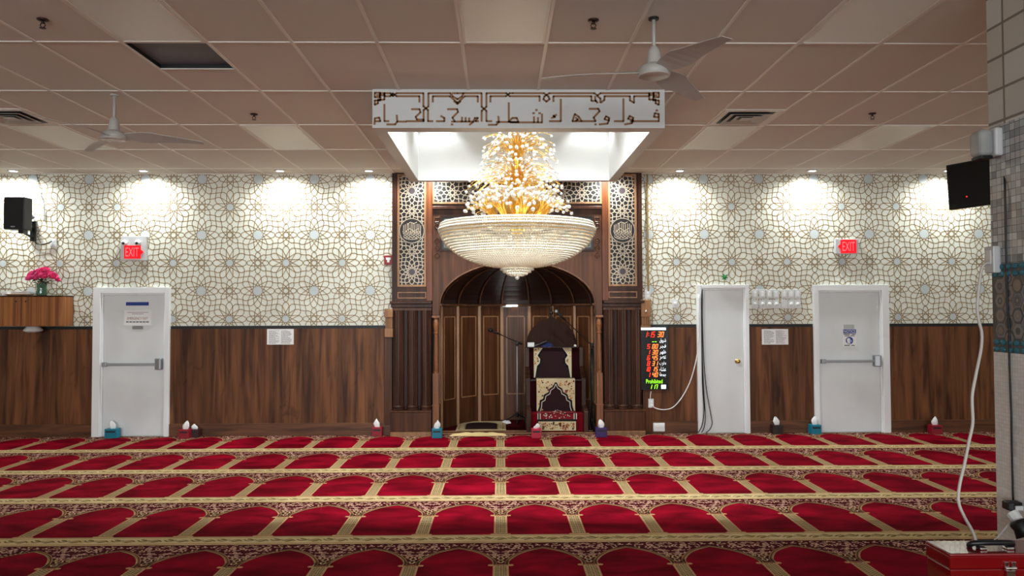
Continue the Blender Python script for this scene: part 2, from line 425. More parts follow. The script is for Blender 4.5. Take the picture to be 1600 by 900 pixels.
# open half tile: a dark pocket with a metal tray edge above the grid
t = thing('ceiling_hatch', ((dk[0]+dk[1])/2, (dk[2]+dk[3])/2, CEIL), 'dark open half tile in the ceiling beside a reflective light panel', 'hatch')
hm = mat('hatch_dark', (98, 104, 118), .5)
mb = MB()
for a in ((dk[0], dk[0]+.012, dk[2], dk[3]), (dk[1]-.012, dk[1], dk[2], dk[3]), (dk[0], dk[1], dk[2], dk[2]+.012), (dk[0], dk[1], dk[3]-.012, dk[3])):
    mb.box(*a, CEIL, CEIL+.05)
mb.build('side_frame', M['black'], t)
MB().box(dk[0], dk[1], dk[2], dk[3], CEIL+.03, CEIL+.05).build('back_plate', hm, t)

# ------------------------------------------------------------------ carpet
def arch_pts():
    return [tuple(p)[:2] for p in spline([(.046, .755, 0), (.041, .80, 0), (.050, .850, 0), (.088, .935, 0), (.130, 1.0, 0), (.188, 1.058, 0), (.258, 1.105, 0), (.3055, 1.130, 0)], 3)]
ARCH = arch_pts()
def arch_v(u):
    u = abs(u)
    for (a, b), (c, d) in zip(ARCH[6:-1], ARCH[7:]):
        if a <= u <= c: return b+(d-b)*(u-a)/(c-a+1e-9)
    return .80 if u < ARCH[6][0] else 1.13
def carpet():
    rnd = random.Random(3); mb = MB()
    CZ = .014; X0, X1, Y0, Y1 = -7.95, 7.95, -1.8, WALL-.045
    mb.box(X0, X1, Y0, Y1, 0, CZ, 0)
    PW, PD = .611, 1.255
    # flowers of one spandrel, mirrored about the column
    fl = []
    def ok(u, v): return abs(u) < .30 and v < 1.232 and v > arch_v(u)+.030
    for _ in range(900):
        u, v = rnd.uniform(.004, .30), rnd.uniform(.80, 1.235)
        if not ok(u, v) or len(fl) > 36: continue
        if any(math.hypot(u-q[0][0], v-q[0][1]) < .030 for q in fl): continue
        a = rnd.uniform(0, 2*PI); L = rnd.uniform(.026, .046); bend = rnd.choice((-1, 1))*rnd.uniform(.6, 1.3)
        pl = [(u, v)]
        for k in range(3):
            u2, v2 = pl[-1][0]+math.cos(a)*L*.5, pl[-1][1]+math.sin(a)*L*.5
            if not ok(u2, v2): break
            pl.append((u2, v2)); a += bend
        if len(pl) > 1: fl.append(pl)
    fl += [[(.004, .80), (.020, .825), (.006, .850)], [(.004, .862), (.024, .886), (.008, .918)], [(.004, .93), (.030, .955), (.052, .99), (.03, 1.01)]]
    cols = range(-13, 14); rows = [4.485+PD*k for k in range(-5, 5)]
    for yb in rows:
        # border band, its pale edges and leaf scroll
        def F(z): return lambda u, v: (u, yb+v, CZ+z)
        def rect(u0, u1, v0, v1, z, mi):
            y0, y1 = yb+v0, min(yb+v1, Y1)
            if y0 < y1 and y1 > Y0: mb.poly([(u0, y0, CZ+z), (u1, y0, CZ+z), (u1, y1, CZ+z), (u0, y1, CZ+z)], mi)
        if yb < Y0: continue
        rect(X0, X1, 0, .205, .0008, 2); rect(X0, X1, .012, .022, .0014, 3); rect(X0, X1, .180, .188, .0014, 4); rect(X0, X1, .030, .036, .0014, 4)
        n = int((X1-X0)/.10)
        for k in range(n):
            x = X0+.05+k*.10; sg = 1 if k % 2 else -1
            pts = [(x-.045+.09*i/6, .108+sg*.036*math.sin(PI*i/6)-sg*.018) for i in range(7)]
            mb.strips([pts], .013, F(.0014), 4)
            a = .5*sg
            mb.poly([(x+.034*math.cos(th)*math.cos(a)-.015*math.sin(th)*math.sin(a), yb+.108-sg*.022+.034*math.cos(th)*math.sin(a)+.015*math.sin(th)*math.cos(a), CZ+.0016) for th in [i*PI/3 for i in range(6)]], 4)
        for c in cols:
            ux = c*PW
            G = lambda u, v, z: (ux+u, min(yb+v, Y1), CZ+z)
            # maroon spandrel ground
            up = [(-u, v) for u, v in reversed(ARCH)]+ARCH
            poly = up+[(.3055, 1.255), (-.3055, 1.255)]
            poly = [(u, min(v, Y1-yb)) for u, v in poly]
            mb.poly([G(u, v, .0006) for u, v in poly], 1)
            # column: beige shaft with three dashed rails
            def pr(u0, u1, v0, v1, z, mi): mb.poly([G(u0, v0, z), G(u1, v0, z), G(u1, v1, z), G(u0, v1, z)], mi)
            pr(-.053, .053, .23, .74, .0008, 2); pr(-.078, .078, .205, .228, .0012, 3); pr(-.066, .066, .228, .240, .0012, 4)
            for u in (-.048, .048): pr(u-.004, u+.004, .24, .74, .0016, 3)
            for u in (-.017, .017): pr(u-.0035, u+.0035, .24, .74, .0014, 4)
            for k in range(19):
                v = .252+k*.0255
                for u in (-.032, 0, .032): pr(u-.0085, u+.0085, v, v+.013, .0016, 5)
            # capital with scrolled lobes
            pr(-.068, .068, .735, .768, .0012, 3); pr(-.052, .052, .745, .756, .0018, 5)
            for sg in (-1, 1):
                mb.poly([G(sg*.072+.016*math.cos(i*PI/4), .752+.018*math.sin(i*PI/4), .0014 if sg > 0 else .0015) for i in range(8)], 3)
                A = [(sg*u, v) for u, v in ARCH]
                if yb+1.13 < Y1:
                    mb.strips([A], .030, lambda u, v: G(u, v, .0020), 3)
                    mb.strips([[(u-sg*.002, v+.001) for u, v in A]], .006, lambda u, v: G(u, v, .0026), 5)
                    mb.strips([[(u+sg*.012, v-.009) for u, v in A]], .004, lambda u, v: G(u, v, .0026), 2)
                for pl in fl:
                    if max(q[1] for q in pl)+yb < Y1-.01:
                        mb.strips([[(sg*u, v) for u, v in pl]], .0105, lambda u, v: G(u, v, .0016), 6 if len(pl) != 3 else 2)
    o = mb.build('prayer_carpet', [M['red'], M['maroon'], M['beige'], M['tan'], M['olive'], M['brown'], M['pink']])
    tag(o, 'red fitted carpet woven with rows of beige columned prayer arches', 'carpet')
carpet()

# ------------------------------------------------------------------ doors
def door(d, bar, knob):
    name, f0, f1, ft, l0, l1 = d
    x0, x1 = at(f0, 560, WALL).x, at(f1, 560, WALL).x; zt = at((f0+f1)/2, ft, WALL).z
    a, b = at(l0, 560, WALL).x, at(l1, 560, WALL).x; lt = zt-(.085 if name != 'door_2' else .05)
    t = thing(name, ((x0+x1)/2, WALL, 0), kind='structure')
    mb = MB(); yf = WALL-.07
    mb.box(x0, a, yf, WALL, 0, zt); mb.box(b, x1, yf, WALL, 0, zt); mb.box(a, b, yf, WALL, lt, zt)
    mb.box(a, a+.022, yf+.028, WALL, 0, lt); mb.box(b-.022, b, yf+.028, WALL, 0, lt); mb.box(a+.022, b-.022, yf+.028, WALL, lt-.022, lt)
    mb.build('door_frame', M['door_frame'], t, bevel=.005)
    lf = MB().box(a+.024, b-.024, WALL-.026, WALL-.002, .022, lt-.024).build('door_leaf', M['door'], t, bevel=.003)
    if bar:
        zb = at((l0+l1)/2, bar, WALL).z
        q = MB(); q.box(a+.03, b-.10, WALL-.085, WALL-.05, zb-.018, zb+.018)
        q.box(a+.03, a+.09, WALL-.088, WALL-.026, zb-.03, zb+.03)
        pb = q.build('push_bar', M['steel'], t, bevel=.006)
        h = MB(); h.hprism([(b-.135, WALL-.026), (b-.125, WALL-.09), (b-.05, WALL-.105), (b-.03, WALL-.09), (b-.03, WALL-.026)], zb-.075, zb+.085)
        h.build('latch_case', M['steel'], t, bevel=.012)
    if knob:
        p = at(knob[0], knob[1], WALL-.05)
        k = MB(); k.lathe([(0.0, -.075), (.018, -.074), (.030, -.062), (.031, -.05), (.020, -.036), (.013, -.026), (.013, -.010), (.033, -.008), (.034, .0)], (0, 0, 0), 20)
        k.xform(Matrix.Translation((p.x, WALL-.024, p.z)) @ Matrix.Rotation(-PI/2, 4, 'X'))
        k.build('door_knob', mat('brass', (196, 160, 96), .25, 1), t, smooth=True)
    return t
door(DOORS[0], 569, None); door(DOORS[1], None, (1152.5, 564.5)); door(DOORS[2], 564, None)

# ------------------------------------------------------------------ canopy above the chandelier
cn = thing('ceiling_canopy', ((CX0+CX1)/2, (CY0+CY1)/2, CB), 'square white ceiling canopy with gold calligraphy on its front, lit inside', 'canopy')
mb = MB(); RT = 4.30
mb.box(CX0, CX1, CY0, CI[2], CB, CEIL); mb.box(CX0, CX1, CI[3], CY1, CB, CEIL)
mb.box(CX0, CI[0], CI[2], CI[3], CB, CEIL); mb.box(CI[1], CX1, CI[2], CI[3], CB, CEIL)
mb.build('surround', M['canopy_white'], cn)
mb = MB(); tk = .02
mb.box(CI[0]-tk, CI[0], CI[2]-tk, CI[3]+tk, CEIL, RT); mb.box(CI[1], CI[1]+tk, CI[2]-tk, CI[3]+tk, CEIL, RT)
mb.box(CI[0], CI[1], CI[2]-tk, CI[2], CEIL, RT); mb.box(CI[0], CI[1], CI[3], CI[3]+tk, CEIL, RT); mb.box(CI[0]-tk, CI[1]+tk, CI[2]-tk, CI[3]+tk, RT, RT+.02)
mb.build('recess', M['canopy_white'], cn)
# gold lettering and knotwork on the front face, drawn in crop pixels (3.2 per photo pixel)
S = []
def pl(*p): S.append(list(p))
for (x, sg) in ((82, 1), (1502, -1)):
    pl((x, 80), (x, 102), (x+sg*26, 102), (x+sg*26, 80), (x, 80)); pl((x+sg*10, 92), (x+sg*48, 92), (x+sg*48, 114), (x+sg*16, 114), (x+sg*16, 132), (x, 140), (x, 118), (x+sg*28, 118), (x+sg*28, 102))
    pl((x+sg*26, 82), (x+sg*48, 82), (x+sg*48, 92))
pl((130, 97), (160, 97), (172, 82), (190, 97), (305, 97), (305, 126)); pl((130, 82), (160, 82), (172, 97), (190, 82), (325, 82), (325, 148), (348, 166), (348, 222))
pl((460, 82), (350, 82), (350, 148), (326, 166), (326, 222)); pl((372, 126), (372, 97), (458, 97), (495, 130), (532, 97), (597, 97), (597, 126)); pl((460, 82), (472, 98), (495, 112), (518, 98), (525, 82))
pl((470, 82), (495, 82), (520, 82)); pl((478, 122), (495, 136), (512, 122)); pl((525, 82), (616, 82), (616, 150), (640, 170), (640, 222))
pl((740, 82), (640, 82), (640, 150), (616, 170), (616, 222)); pl((660, 126), (660, 97), (738, 97), (756, 82), (772, 82), (928, 82)); pl((740, 82), (756, 97), (906, 97), (906, 122))
pl((928, 82), (950, 98), (956, 112), (940, 124), (925, 112), (930, 98), (954, 82)); pl((975, 124), (975, 97), (1165, 97), (1165, 120), (1190, 122)); pl((954, 82), (1180, 82), (1195, 94), (1210, 82), (1452, 82))
pl((1184, 97), (1184, 116), (1196, 130)); pl((1210, 130), (1210, 108), (1195, 97)); pl((1214, 128), (1230, 116), (1230, 97), (1358, 97), (1358, 118), (1378, 130), (1378, 97), (1452, 97))
# letters, right to left
pl((1502, 222), (1502, 186), (1482, 182), (1478, 200), (1502, 202)); pl((1502, 222), (1360, 222)); pl((1488, 168), (1496, 168))
pl((1372, 224), (1374, 205), (1356, 196), (1348, 210), (1372, 216), (1368, 232), (1332, 238)); pl((1325, 110), (1325, 222), (1280, 222))
pl((1252, 220), (1254, 206), (1238, 198), (1230, 212), (1252, 218), (1246, 234), (1204, 238)); pl((1154, 160), (1200, 160), (1206, 172), (1176, 204), (1186, 222), (1070, 222)); pl((1182, 238), (1190, 238))
pl((1070, 222), (1082, 186), (1102, 200), (1116, 222)); pl((1086, 204), (1098, 214), (1086, 220)); pl((1012, 112), (1012, 222), (955, 222)); pl((966, 206), (984, 200), (974, 196), (990, 190))
pl((918, 186), (918, 228), (760, 228)); pl((898, 204), (898, 228)); pl((878, 200), (878, 228)); pl((872, 182), (880, 182)); pl((902, 182), (910, 182)); pl((886, 166), (894, 166))
pl((752, 130), (752, 226)); pl((752, 224), (770, 206), (792, 206), (800, 226), (690, 226)); pl((700, 198), (702, 226), (690, 240), (650, 240)); pl((640, 222), (666, 222))
pl((600, 222), (584, 222), (598, 206), (582, 206), (574, 226), (556, 240)); pl((574, 224), (466, 224)); pl((554, 206), (554, 224)); pl((536, 204), (536, 224)); pl((518, 202), (518, 224))
pl((446, 162), (494, 162), (498, 176), (470, 204), (482, 224)); pl((464, 238), (472, 238)); pl((412, 196), (430, 206), (430, 222), (390, 222)); pl((348, 222), (372, 222))
pl((266, 162), (306, 162), (310, 178), (286, 200), (292, 214), (326, 214), (326, 222), (240, 222)); pl((192, 192), (194, 224), (240, 224)); pl((194, 224), (184, 238), (142, 238)); pl((130, 138), (130, 222), (152, 222))
pl((80, 238), (82, 208), (104, 204), (110, 222), (84, 222))
def cp(u, v): p = at(560+u/3.2, 120+v/3.2, CY0-.002); return (p.x, CY0-.002, p.z)
MB().strips(S, 10.0, cp).build('calligraphy', mat('letter_gold', (140, 98, 62), .4), cn, label='gold angular calligraphy with knotwork border')
CV = [(CI[0]+.30, CI[2]+.12, 1.0, 125, 16), ((CI[0]+CI[1])/2, CI[2]+.12, 1.0, 125, 16), (CI[1]-.30, CI[2]+.12, 1.0, 125, 16), (CI[0]+.25, CI[3]-.20, .12, 90, 0), (CI[1]-.25, CI[3]-.20, .12, 90, 0)]
for x, y, k, ang, tilt in CV:
    MB().lathe([(0, -.004), (.055, -.004), (.06, 0), (.075, 0), (.075, -.012), (.06, -.016), (.058, -.004)], (x, y, RT), 24).build('spotlight', M['lamp_lens'], cn, smooth=True)
    lamp('spotlight_beam', 'SPOT', (x, y, RT-.03), COVE_W*k, (.93, .985, 1), cn, rot=(R_(tilt), 0, 0), spot_size=R_(ang), spot_blend=.45, shadow_soft_size=.04)

# ------------------------------------------------------------------ downlights along the front wall
def downlight_proto():
    t = thing('downlight', (0, 0, 0))
    MB().lathe([(.05, .004), (.052, -.006), (.068, -.008), (.075, -.003), (.075, .004)], (0, 0, 0), 28).build('trim_ring', M['white'], t, smooth=True)
    MB().lathe([(0, -.003), (.03, -.003), (.051, 0)], (0, 0, 0), 24).build('lens', M['lamp_lens'], t, smooth=True)
    lamp('beam', 'SPOT', (0, 0, -.02), DOWN_W, (.93, 1, .98), t, spot_size=R_(168), spot_blend=.9, shadow_soft_size=.05)
    return t
proto = downlight_proto()
dls = [(26, 'recessed downlight above the black wall speaker'), (-9, None), (228, 'recessed downlight above the emergency exit door'), (440, 'recessed downlight second to the left of the canopy'),
       (578, 'recessed downlight just left of the canopy and wooden niche'), (1060, 'recessed downlight just right of the canopy and wooden niche'), (1265, 'recessed downlight above the narrow door and switch plates'), (1476, 'recessed downlight beside the black television')]
for i, (px, lb) in enumerate(dls):
    o = proto if i == 0 else copy_tree(proto)
    p = atz(px, 268.3, CEIL); o.location = (p.x, 10.50, CEIL-.004)
    tag(o, lb or 'recessed downlight at the far end of the front wall left of the speaker', 'downlight', 'recessed downlights along the front wall')
for x, lb in ((-.95, 'recessed downlight over the left column of the wooden niche'), (1.48, 'recessed downlight over the right column of the wooden niche')):
    o = copy_tree(proto); o.location = (x, 10.42, CEIL-.004); tag(o, lb, 'downlight', 'recessed downlights along the front wall')

# ------------------------------------------------------------------ ceiling light panels, vents, sprinklers, added fill lamps at the rear
def panel(c, y0, y1, label):
    x0, x1 = GX0+c*GW+.014, GX0+(c+1)*GW-.014
    t = thing('ceiling_light', ((x0+x1)/2, (y0+y1)/2, CEIL), label, 'ceiling light', 'unlit lay-in ceiling lights')
    mb = MB(); k = .018
    mb.box(x0, x0+k, y0, y1, CEIL-.009, CEIL); mb.box(x1-k, x1, y0, y1, CEIL-.009, CEIL); mb.box(x0+k, x1-k, y0, y0+k, CEIL-.009, CEIL); mb.box(x0+k, x1-k, y1-k, y1, CEIL-.009, CEIL)
    mb.build('light_frame', M['tbar'], t)
    MB().box(x0+k, x1-k, y0+k, y1-k, CEIL-.006, CEIL-.001).build('lens', M['lens'], t)
r = lambda k: (GY0+(k)*GD+.014, GY0+(k+1)*GD-.014)
panel(1, *r(-1), 'glossy unlit ceiling light panel nearer than the dark open tile')
panel(5, *r(-1), 'glossy pale ceiling light panel centred above the lettered canopy')
panel(9, *r(-1), 'glossy unlit ceiling light panel beside the near white fan, towards the pillar')
panel(1, *r(2), 'shiny ceiling light panel between the far fan and the canopy')
panel(9, *r(2), 'shiny ceiling light panel just beyond the right square vent')
panel(12, *r(2), 'shiny ceiling light panel nearest the television and pillar')
panel(-3, *r(2), 'shiny ceiling light panel just beyond the left square vent')
def vent(c, label):
    x0, x1 = GX0+c*GW+.012, GX0+(c+1)*GW-.012; y0 = GY0+GD+.622; y1 = y0+.585
    cx, cy = (x0+x1)/2, (y0+y1)/2
    t = thing('ceiling_vent', (cx, cy, CEIL), label, 'vent', 'square ceiling air vents')
    vm = mat('vent_grey', (188, 182, 174), .4); vd = mat('vent_dark', (40, 38, 38), .5)
    MB().box(x0, x1, y0, y1, CEIL-.003, CEIL-.001).build('back_plate', vd, t)
    for k, (a, b, dz) in enumerate(((.292, .232, .010), (.205, .150, .022), (.125, .070, .022))):
        mb = MB()
        o_ = [(-a, -a), (a, -a), (a, a), (-a, a)]; i_ = [(-b, -b), (b, -b), (b, b), (-b, b)]
        vs = [(cx+x, cy+y, CEIL-dz) for x, y in o_]+[(cx+x, cy+y, CEIL-.004) for x, y in i_]+[(cx+x*1.0, cy+y, CEIL-dz+.003) for x, y in o_]
        mb.add(vs, [(i, (i+1) % 4, (i+1) % 4+4, i+4) for i in range(4)]+[(i, i+8, (i+1) % 4+8, (i+1) % 4) for i in range(4)])
        mb.build('louvre_ring', vm if k else M['tbar'], t)
    MB().box(cx-.05, cx+.05, cy-.05, cy+.05, CEIL-.022, CEIL-.016).build('centre_plate', vm, t)
vent(-3, 'square ceiling vent above the black wall speaker'); vent(9, 'square ceiling vent to the right of the canopy')
def sprinkler_proto():
    t = thing('sprinkler', (0, 0, 0)); br = mat('sprinkler_bronze', (70, 50, 46), .35, .8)
    MB().lathe([(.0, 0), (.036, 0), (.038, -.006), (.030, -.012), (.014, -.016), (0, -.016)], (0, 0, 0), 18).build('escutcheon', br, t, smooth=True)
    mb = MB(); mb.tube([(0, 0, -.012), (0, 0, -.03)], .009, 8)
    for s in (-1, 1): mb.tube([(s*.009, 0, -.024), (s*.018, 0, -.04), (s*.004, 0, -.058)], .0035, 6)
    mb.build('yoke', br, t, smooth=True)
    MB().lathe([(0, -.058), (.02, -.058), (.022, -.061), (0, -.062)], (0, 0, 0), 14).build('deflector', br, t)
    return t
proto = sprinkler_proto()
for i, (px, py, lb) in enumerate(((67, 30, 'small bronze ceiling sprinkler nearest the far left ceiling corner'), (927, 31, 'small bronze ceiling sprinkler beside the near white fan'), (397, 178, 'small bronze ceiling sprinkler between the far fan and the canopy'), (1363, 177, 'small bronze ceiling sprinkler between the right vent and the pillar'))):
    o = proto if i == 0 else copy_tree(proto); p = atz(px, py, CEIL); o.location = p
    tag(o, lb, 'sprinkler', 'bronze ceiling sprinklers')
for i, (x, lb) in enumerate(((-3.4, 'lit ceiling light panel behind the viewer, left one'), (3.4, 'lit ceiling light panel behind the viewer, right one'))):
    t = thing('fill_lamp', (x, -2.2, CEIL), lb, 'ceiling light', 'lit ceiling lights behind the viewer')
    MB().box(x-.30, x+.30, -2.8, -1.6, CEIL-.012, CEIL-.001).build('lens', mat('fill_lens', (255, 255, 250), .4, emit=(255, 250, 240), estr=2), t)
    lamp('glow', 'AREA', (x, -2.2, CEIL-.03), REAR_W, (.93, .98, 1), t, shape='RECTANGLE', size=.6, size_y=1.2)  # lamps added behind the camera as soft fill, out of view

# ------------------------------------------------------------------ ceiling fans
def fan(px_rod, hub_px, hub_py, Y, angles, label):
    top = atz(*px_rod, CEIL); hub = at(hub_px, hub_py, Y)
    t = thing('ceiling_fan', (hub.x, hub.y, hub.z), label, 'fan', 'white three-blade ceiling fans')
    x, y, z = hub
    MB().lathe([(0, CEIL-z), (.035, CEIL-z), (.035, CEIL-z-.012), (.012, CEIL-z-.014)], (x, y, z), 20).build('ceiling_plate', M['black'] if 'near' in label else M['fan_white'], t)
    MB().tube([(x, y, CEIL-.01), (x, y, z+.10)], .0125, 12).build('rod', M['fan_white'], t, smooth=True)
    MB().lathe([(.016, .17), (.032, .155), (.042, .13), (.05, .06), (.05, .045)], (x, y, z), 24).build('coupling', M['fan_white'], t, smooth=True)
    MB().lathe([(.0, .055), (.05, .052), (.09, .035), (.108, .012), (.110, -.010), (.102, -.026)], (x, y, z), 32).build('motor_housing', M['fan_white'], t, smooth=True)
    MB().lathe([(.102, -.024), (.106, -.030), (.098, -.034), (.0, -.030)], (x, y, z), 32).build('bottom_ring', mat('fan_ring', (190, 180, 172), .25), t, smooth=True)
    for a in angles:
        n = 9; vs = []
        for i in range(n+1):
            s = i/n; r = .085+s*.66
            wd = .085*(1-s)**.0*(.62+.75*math.sin(min(1, s*2.2)*PI*.62)) if s < .35 else .105*(1-.52*(s-.35)/.65)
            tw = -R_(24)*(1-.75*s); zc = .012*s-.035*s*s
            for e, th in ((-1, 0), (1, 0), (1, .004), (-1, .004)):
                vs.append(Vector((r, e*wd*.75, zc+e*wd*.75*math.tan(tw)+th)))
        fs = [(0, 3, 2, 1), tuple(4*n+k for k in range(4))]
        for i in range(n):
            for k in range(4): fs.append((4*i+k, 4*i+(k+1) % 4, 4*i+4+(k+1) % 4, 4*i+4+k))
        mb = MB().add(vs, fs).xform(Matrix.Translation((x, y, z)) @ Matrix.Rotation(R_(a), 4, 'Z'))
        mb.build('blade', M['fan_white'], t)
fan((1023, 28), 1022, 112, 4.98, (172, 52, -68), 'white three-blade ceiling fan near the front of the lettered canopy')
fan((178, 148), 178, 213, 6.8, (14, 134, 254), 'white three-blade ceiling fan above the emergency exit door')

# ------------------------------------------------------------------ wooden prayer niche (mihrab)
YF = 10.66
ZM = lambda py: at(808, py, YF).z
DX = lambda px: MX-at(px, 480, YF).x
mh = thing('mihrab', (MX, YF, 0), 'wooden prayer niche with carved screens, fluted columns and a dark half dome', 'prayer niche')
def rect_frame(mb, x0, x1, z0, z1, wd, y0, y1, mi=0):
    mb.box(x0, x0+wd, y0, y1, z0, z1, mi); mb.box(x1-wd, x1, y0, y1, z0, z1, mi); mb.box(x0+wd, x1-wd, y0, y1, z0, z0+wd, mi); mb.box(x0+wd, x1-wd, y0, y1, z1-wd, z1, mi)
def lattice(parent, x0, x1, z0, z1, ox, oz, L, wd, y):
    mb = MB(); screen(mb, ox, oz, L, x0, x1, z0, z1, wd, lambda u, v: (u, y, v), 0, 1, lambda u, v: (u, y+.004, v))
    o = mb.build('lattice', [M['screen_white'], M['screen_star']], parent)
    sm = o.modifiers.new('depth', 'SOLIDIFY'); sm.thickness = .006; sm.offset = 0
    return o
zc0, zc1 = ZM(480), ZM(470)
for s in (-1, 1):
    X = lambda d: MX+s*d
    up = MB().box(X(1.275), X(1.755), YF, WALL+.13, zc1, CEIL).build('screen_panel', M['walnut'], mh, bevel=.004)
    p0, p1 = sorted((X(DX(666)), X(DX(621)))); q0, q1 = ZM(447.8), CEIL-.02
    mb = MB(); rect_frame(mb, p0, p1, q0, q1, .03, YF-.016, YF); rect_frame(mb, p0+.0, p1, ZM(466), ZM(456), .012, YF-.010, YF)
    mb.build('panel_moulding', M['trim'], up, bevel=.003)
    MB().box(p0+.03, p1-.03, YF-.004, YF, q0+.03, q1-.03).build('backing', M['screen_black'], up)
    lattice(up, p0+.03, p1-.03, q0+.03, q1-.03, X(1.476), 3.425, .5685, .0108, YF-.010)
    rc = (X(1.476), 2.864)
    ro = MB()
    ro.prism([(rc[0]+.180*math.cos(i*PI/20), rc[1]+.180*math.sin(i*PI/20)) for i in range(40)], YF-.017, YF-.012, 0)
    ring = [(rc[0]+.172*math.cos(i*PI/20), rc[1]+.172*math.sin(i*PI/20)) for i in range(41)]
    ro.strips([ring], .009, lambda u, v: (u, YF-.0185, v), 1)
    st = []
    for k, x in enumerate((-.118, -.094, -.066, -.044, -.012, .014, .040, .070, .096, .120)):
        st.append([(x, -.035+.01*(k % 3)), (x+.004, .062+.05*math.cos(x*9)*(.6+.4*((k*7) % 3)/2))])
    for zz in (-.02, -.05, -.088):
        for k in range(5):
            a = -.125+k*.05+(.012 if zz < -.03 else 0)
            if math.hypot(a+.02, zz) < .145: st.append([(a, zz+.014), (a+.010, zz-.012), (a+.030, zz-.014), (a+.040, zz+.004), (a+.028, zz+.012)])
    st += [[(-.09, -.01), (-.03, .03), (.03, -.005), (.09, .03)], [(-.06, .09), (-.02, .12), (.03, .10), (.07, .12)], [(-.08, -.112), (0, -.124), (.08, -.112)]]
    ro.strips([[(rc[0]+u, rc[1]+v) for u, v in ln] for ln in st], .0085, lambda u, v: (u, YF-.0185, v), 1)
    ro.build('roundel', [M['screen_black'], M['screen_white']], up, label='black disc with cream calligraphy')
    MB().box(X(1.190), X(1.275), YF-.010, WALL+.1, zc1, CEIL).build('pilaster', M['amber'], mh, bevel=.006)
    mb = MB(); mb.box(X(1.20), X(1.775), YF-.045, WALL+.1, zc0+.05, zc1); mb.box(X(1.19), X(1.765), YF-.025, WALL+.1, zc0, zc0+.05)
    mb.build('cornice', M['walnut'], mh, bevel=.006)
    MB().box(X(1.20), X(1.75), YF-.005, YF+.05, ZM(485), zc0).build('fascia', M['oak'], mh, bevel=.004)
    zb = ZM(640)
    MB().box(X(1.205), X(1.755), YF+.03, WALL+.1, zb, zc0).build('column_backing', M['walnut_dark'], mh)
    for px in (623, 644.5, 665.5):
        d = DX(px); zz = ZM(485); h = zz-zb; mb = MB()
        n = 40; prof = [(.088, 0), (.090, .018), (.080, .026), (.080, .032), (.088, .040), (.084, .058), (.074, .066)]
        mb.lathe(prof, (X(d), YF+.02, zb), 28)
        vs = []
        for z in (zb+.064, zz):
            for j in range(n):
                th = 2*PI*j/n; r = .074-(.008 if j % 4 == 0 else 0); vs.append((X(d)+r*math.cos(th), YF+.02+r*math.sin(th), z))
        mb.add(vs, [(j, (j+1) % n, (j+1) % n+n, j+n) for j in range(n)])
        mb.build('fluted_column', M['walnut'], mh)
    mb = MB(); mb.box(X(1.195), X(1.77), YF-.085, WALL+.1, zb-.022, zb); mb.build('plinth_cap', M['oak'], mh, bevel=.004)
    MB().box(X(1.20), X(1.76), YF-.07, WALL+.1, ZM(673), zb-.022).build('plinth', M['oak'], mh, bevel=.004)
    MB().box(X(1.20), X(1.765), YF-.085, WALL+.1, 0, ZM(673)).build('plinth_base', M['trim'], mh, bevel=.004)
    # turned post beside the opening
    d = 1.143; z0, z1, z2, z3 = ZM(634), ZM(583), ZM(520), ZM(496)
    mb = MB(); mb.box(X(d-.045), X(d+.045), YF-.02, YF+.07, 0, z0); mb.box(X(d-.052), X(d+.052), YF-.027, YF+.077, z0, z0+.02)
    mb.box(X(d-.042), X(d+.042), YF-.015, YF+.065, z0+.02, z1)
    hh = z3-z1
    mb.lathe([(.040, 0), (.034, .03), (.036, .06), (.033, hh*.35), (.027, hh*.60), (.025, hh*.70), (.033, hh*.72), (.033, hh*.735), (.026, hh*.75), (.030, hh*.80), (.040, hh*.87), (.036, hh*.93), (.026, hh*.97), (.036, hh)], (X(d), YF+.025, z1), 20)
    mb.box(X(d-.052), X(d+.052), YF-.03, YF+.08, z3, z3+.03)
    mb.build('turned_post', M['post'], mh)
# lintel and its carved screen
zl, zs = ZM(327), ZM(476)
lt = MB().box(MX-1.19, MX+1.19, YF+.015, WALL+.1, zl, CEIL).build('lintel', M['walnut'], mh)
mb = MB(); rect_frame(mb, MX-1.19, MX+1.19, ZM(318.5), CEIL-.02, .026, YF+.0, YF+.015); mb.build('panel_moulding', M['trim'], lt, bevel=.003)
MB().box(MX-1.164, MX+1.164, YF+.010, YF+.015, ZM(318.5)+.026, CEIL-.05).build('backing', M['screen_black'], lt)
lattice(lt, MX-1.164, MX+1.164, ZM(318.5)+.026, CEIL-.05, MX, ZM(301), .607, .0105, YF+.004)
MB().box(MX-1.19, MX+1.19, YF-.012, YF+.02, zl, zl+.045).build('lintel_moulding', M['walnut'], mh, bevel=.006)
# board with the arched opening
a_, b_ = 1.09, ZM(409)-zs
arc = [(MX+a_*math.cos(PI*i/40), zs+b_*math.sin(PI*i/40)) for i in range(41)]
zleg = ZM(492)
top_ = MB()
prev = None
for i in range(40):
    (x0, z0_), (x1, z1_) = arc[i], arc[i+1]
    top_.prism([(x0, z0_), (x0, zl), (x1, zl), (x1, z1_)], YF+.03, YF+.09)
top_.box(MX-1.19, MX-a_, YF+.03, YF+.09, zleg, zl); top_.box(MX+a_, MX+1.19, YF+.03, YF+.09, zleg, zl)
sp = top_.build('arch_board', M['oak'], mh)
MB().tube([(MX-a_, YF+.028, zleg)]+[(x, YF+.028, z) for x, z in reversed(arc)]+[(MX+a_, YF+.028, zleg)], .011, 8).build('arch_rim', M['rib'], sp, smooth=True)
mb = MB(); x0, x1, z0, z1 = MX-1.055, MX+1.055, ZM(389), ZM(339)
mb.box(x0, x1, YF+.022, YF+.032, z0, z1, 0); rect_frame(mb, x0-.03, x1+.03, z0-.03, z1+.03, .03, YF+.012, YF+.032, 1)
st = []
zt = z1-.07
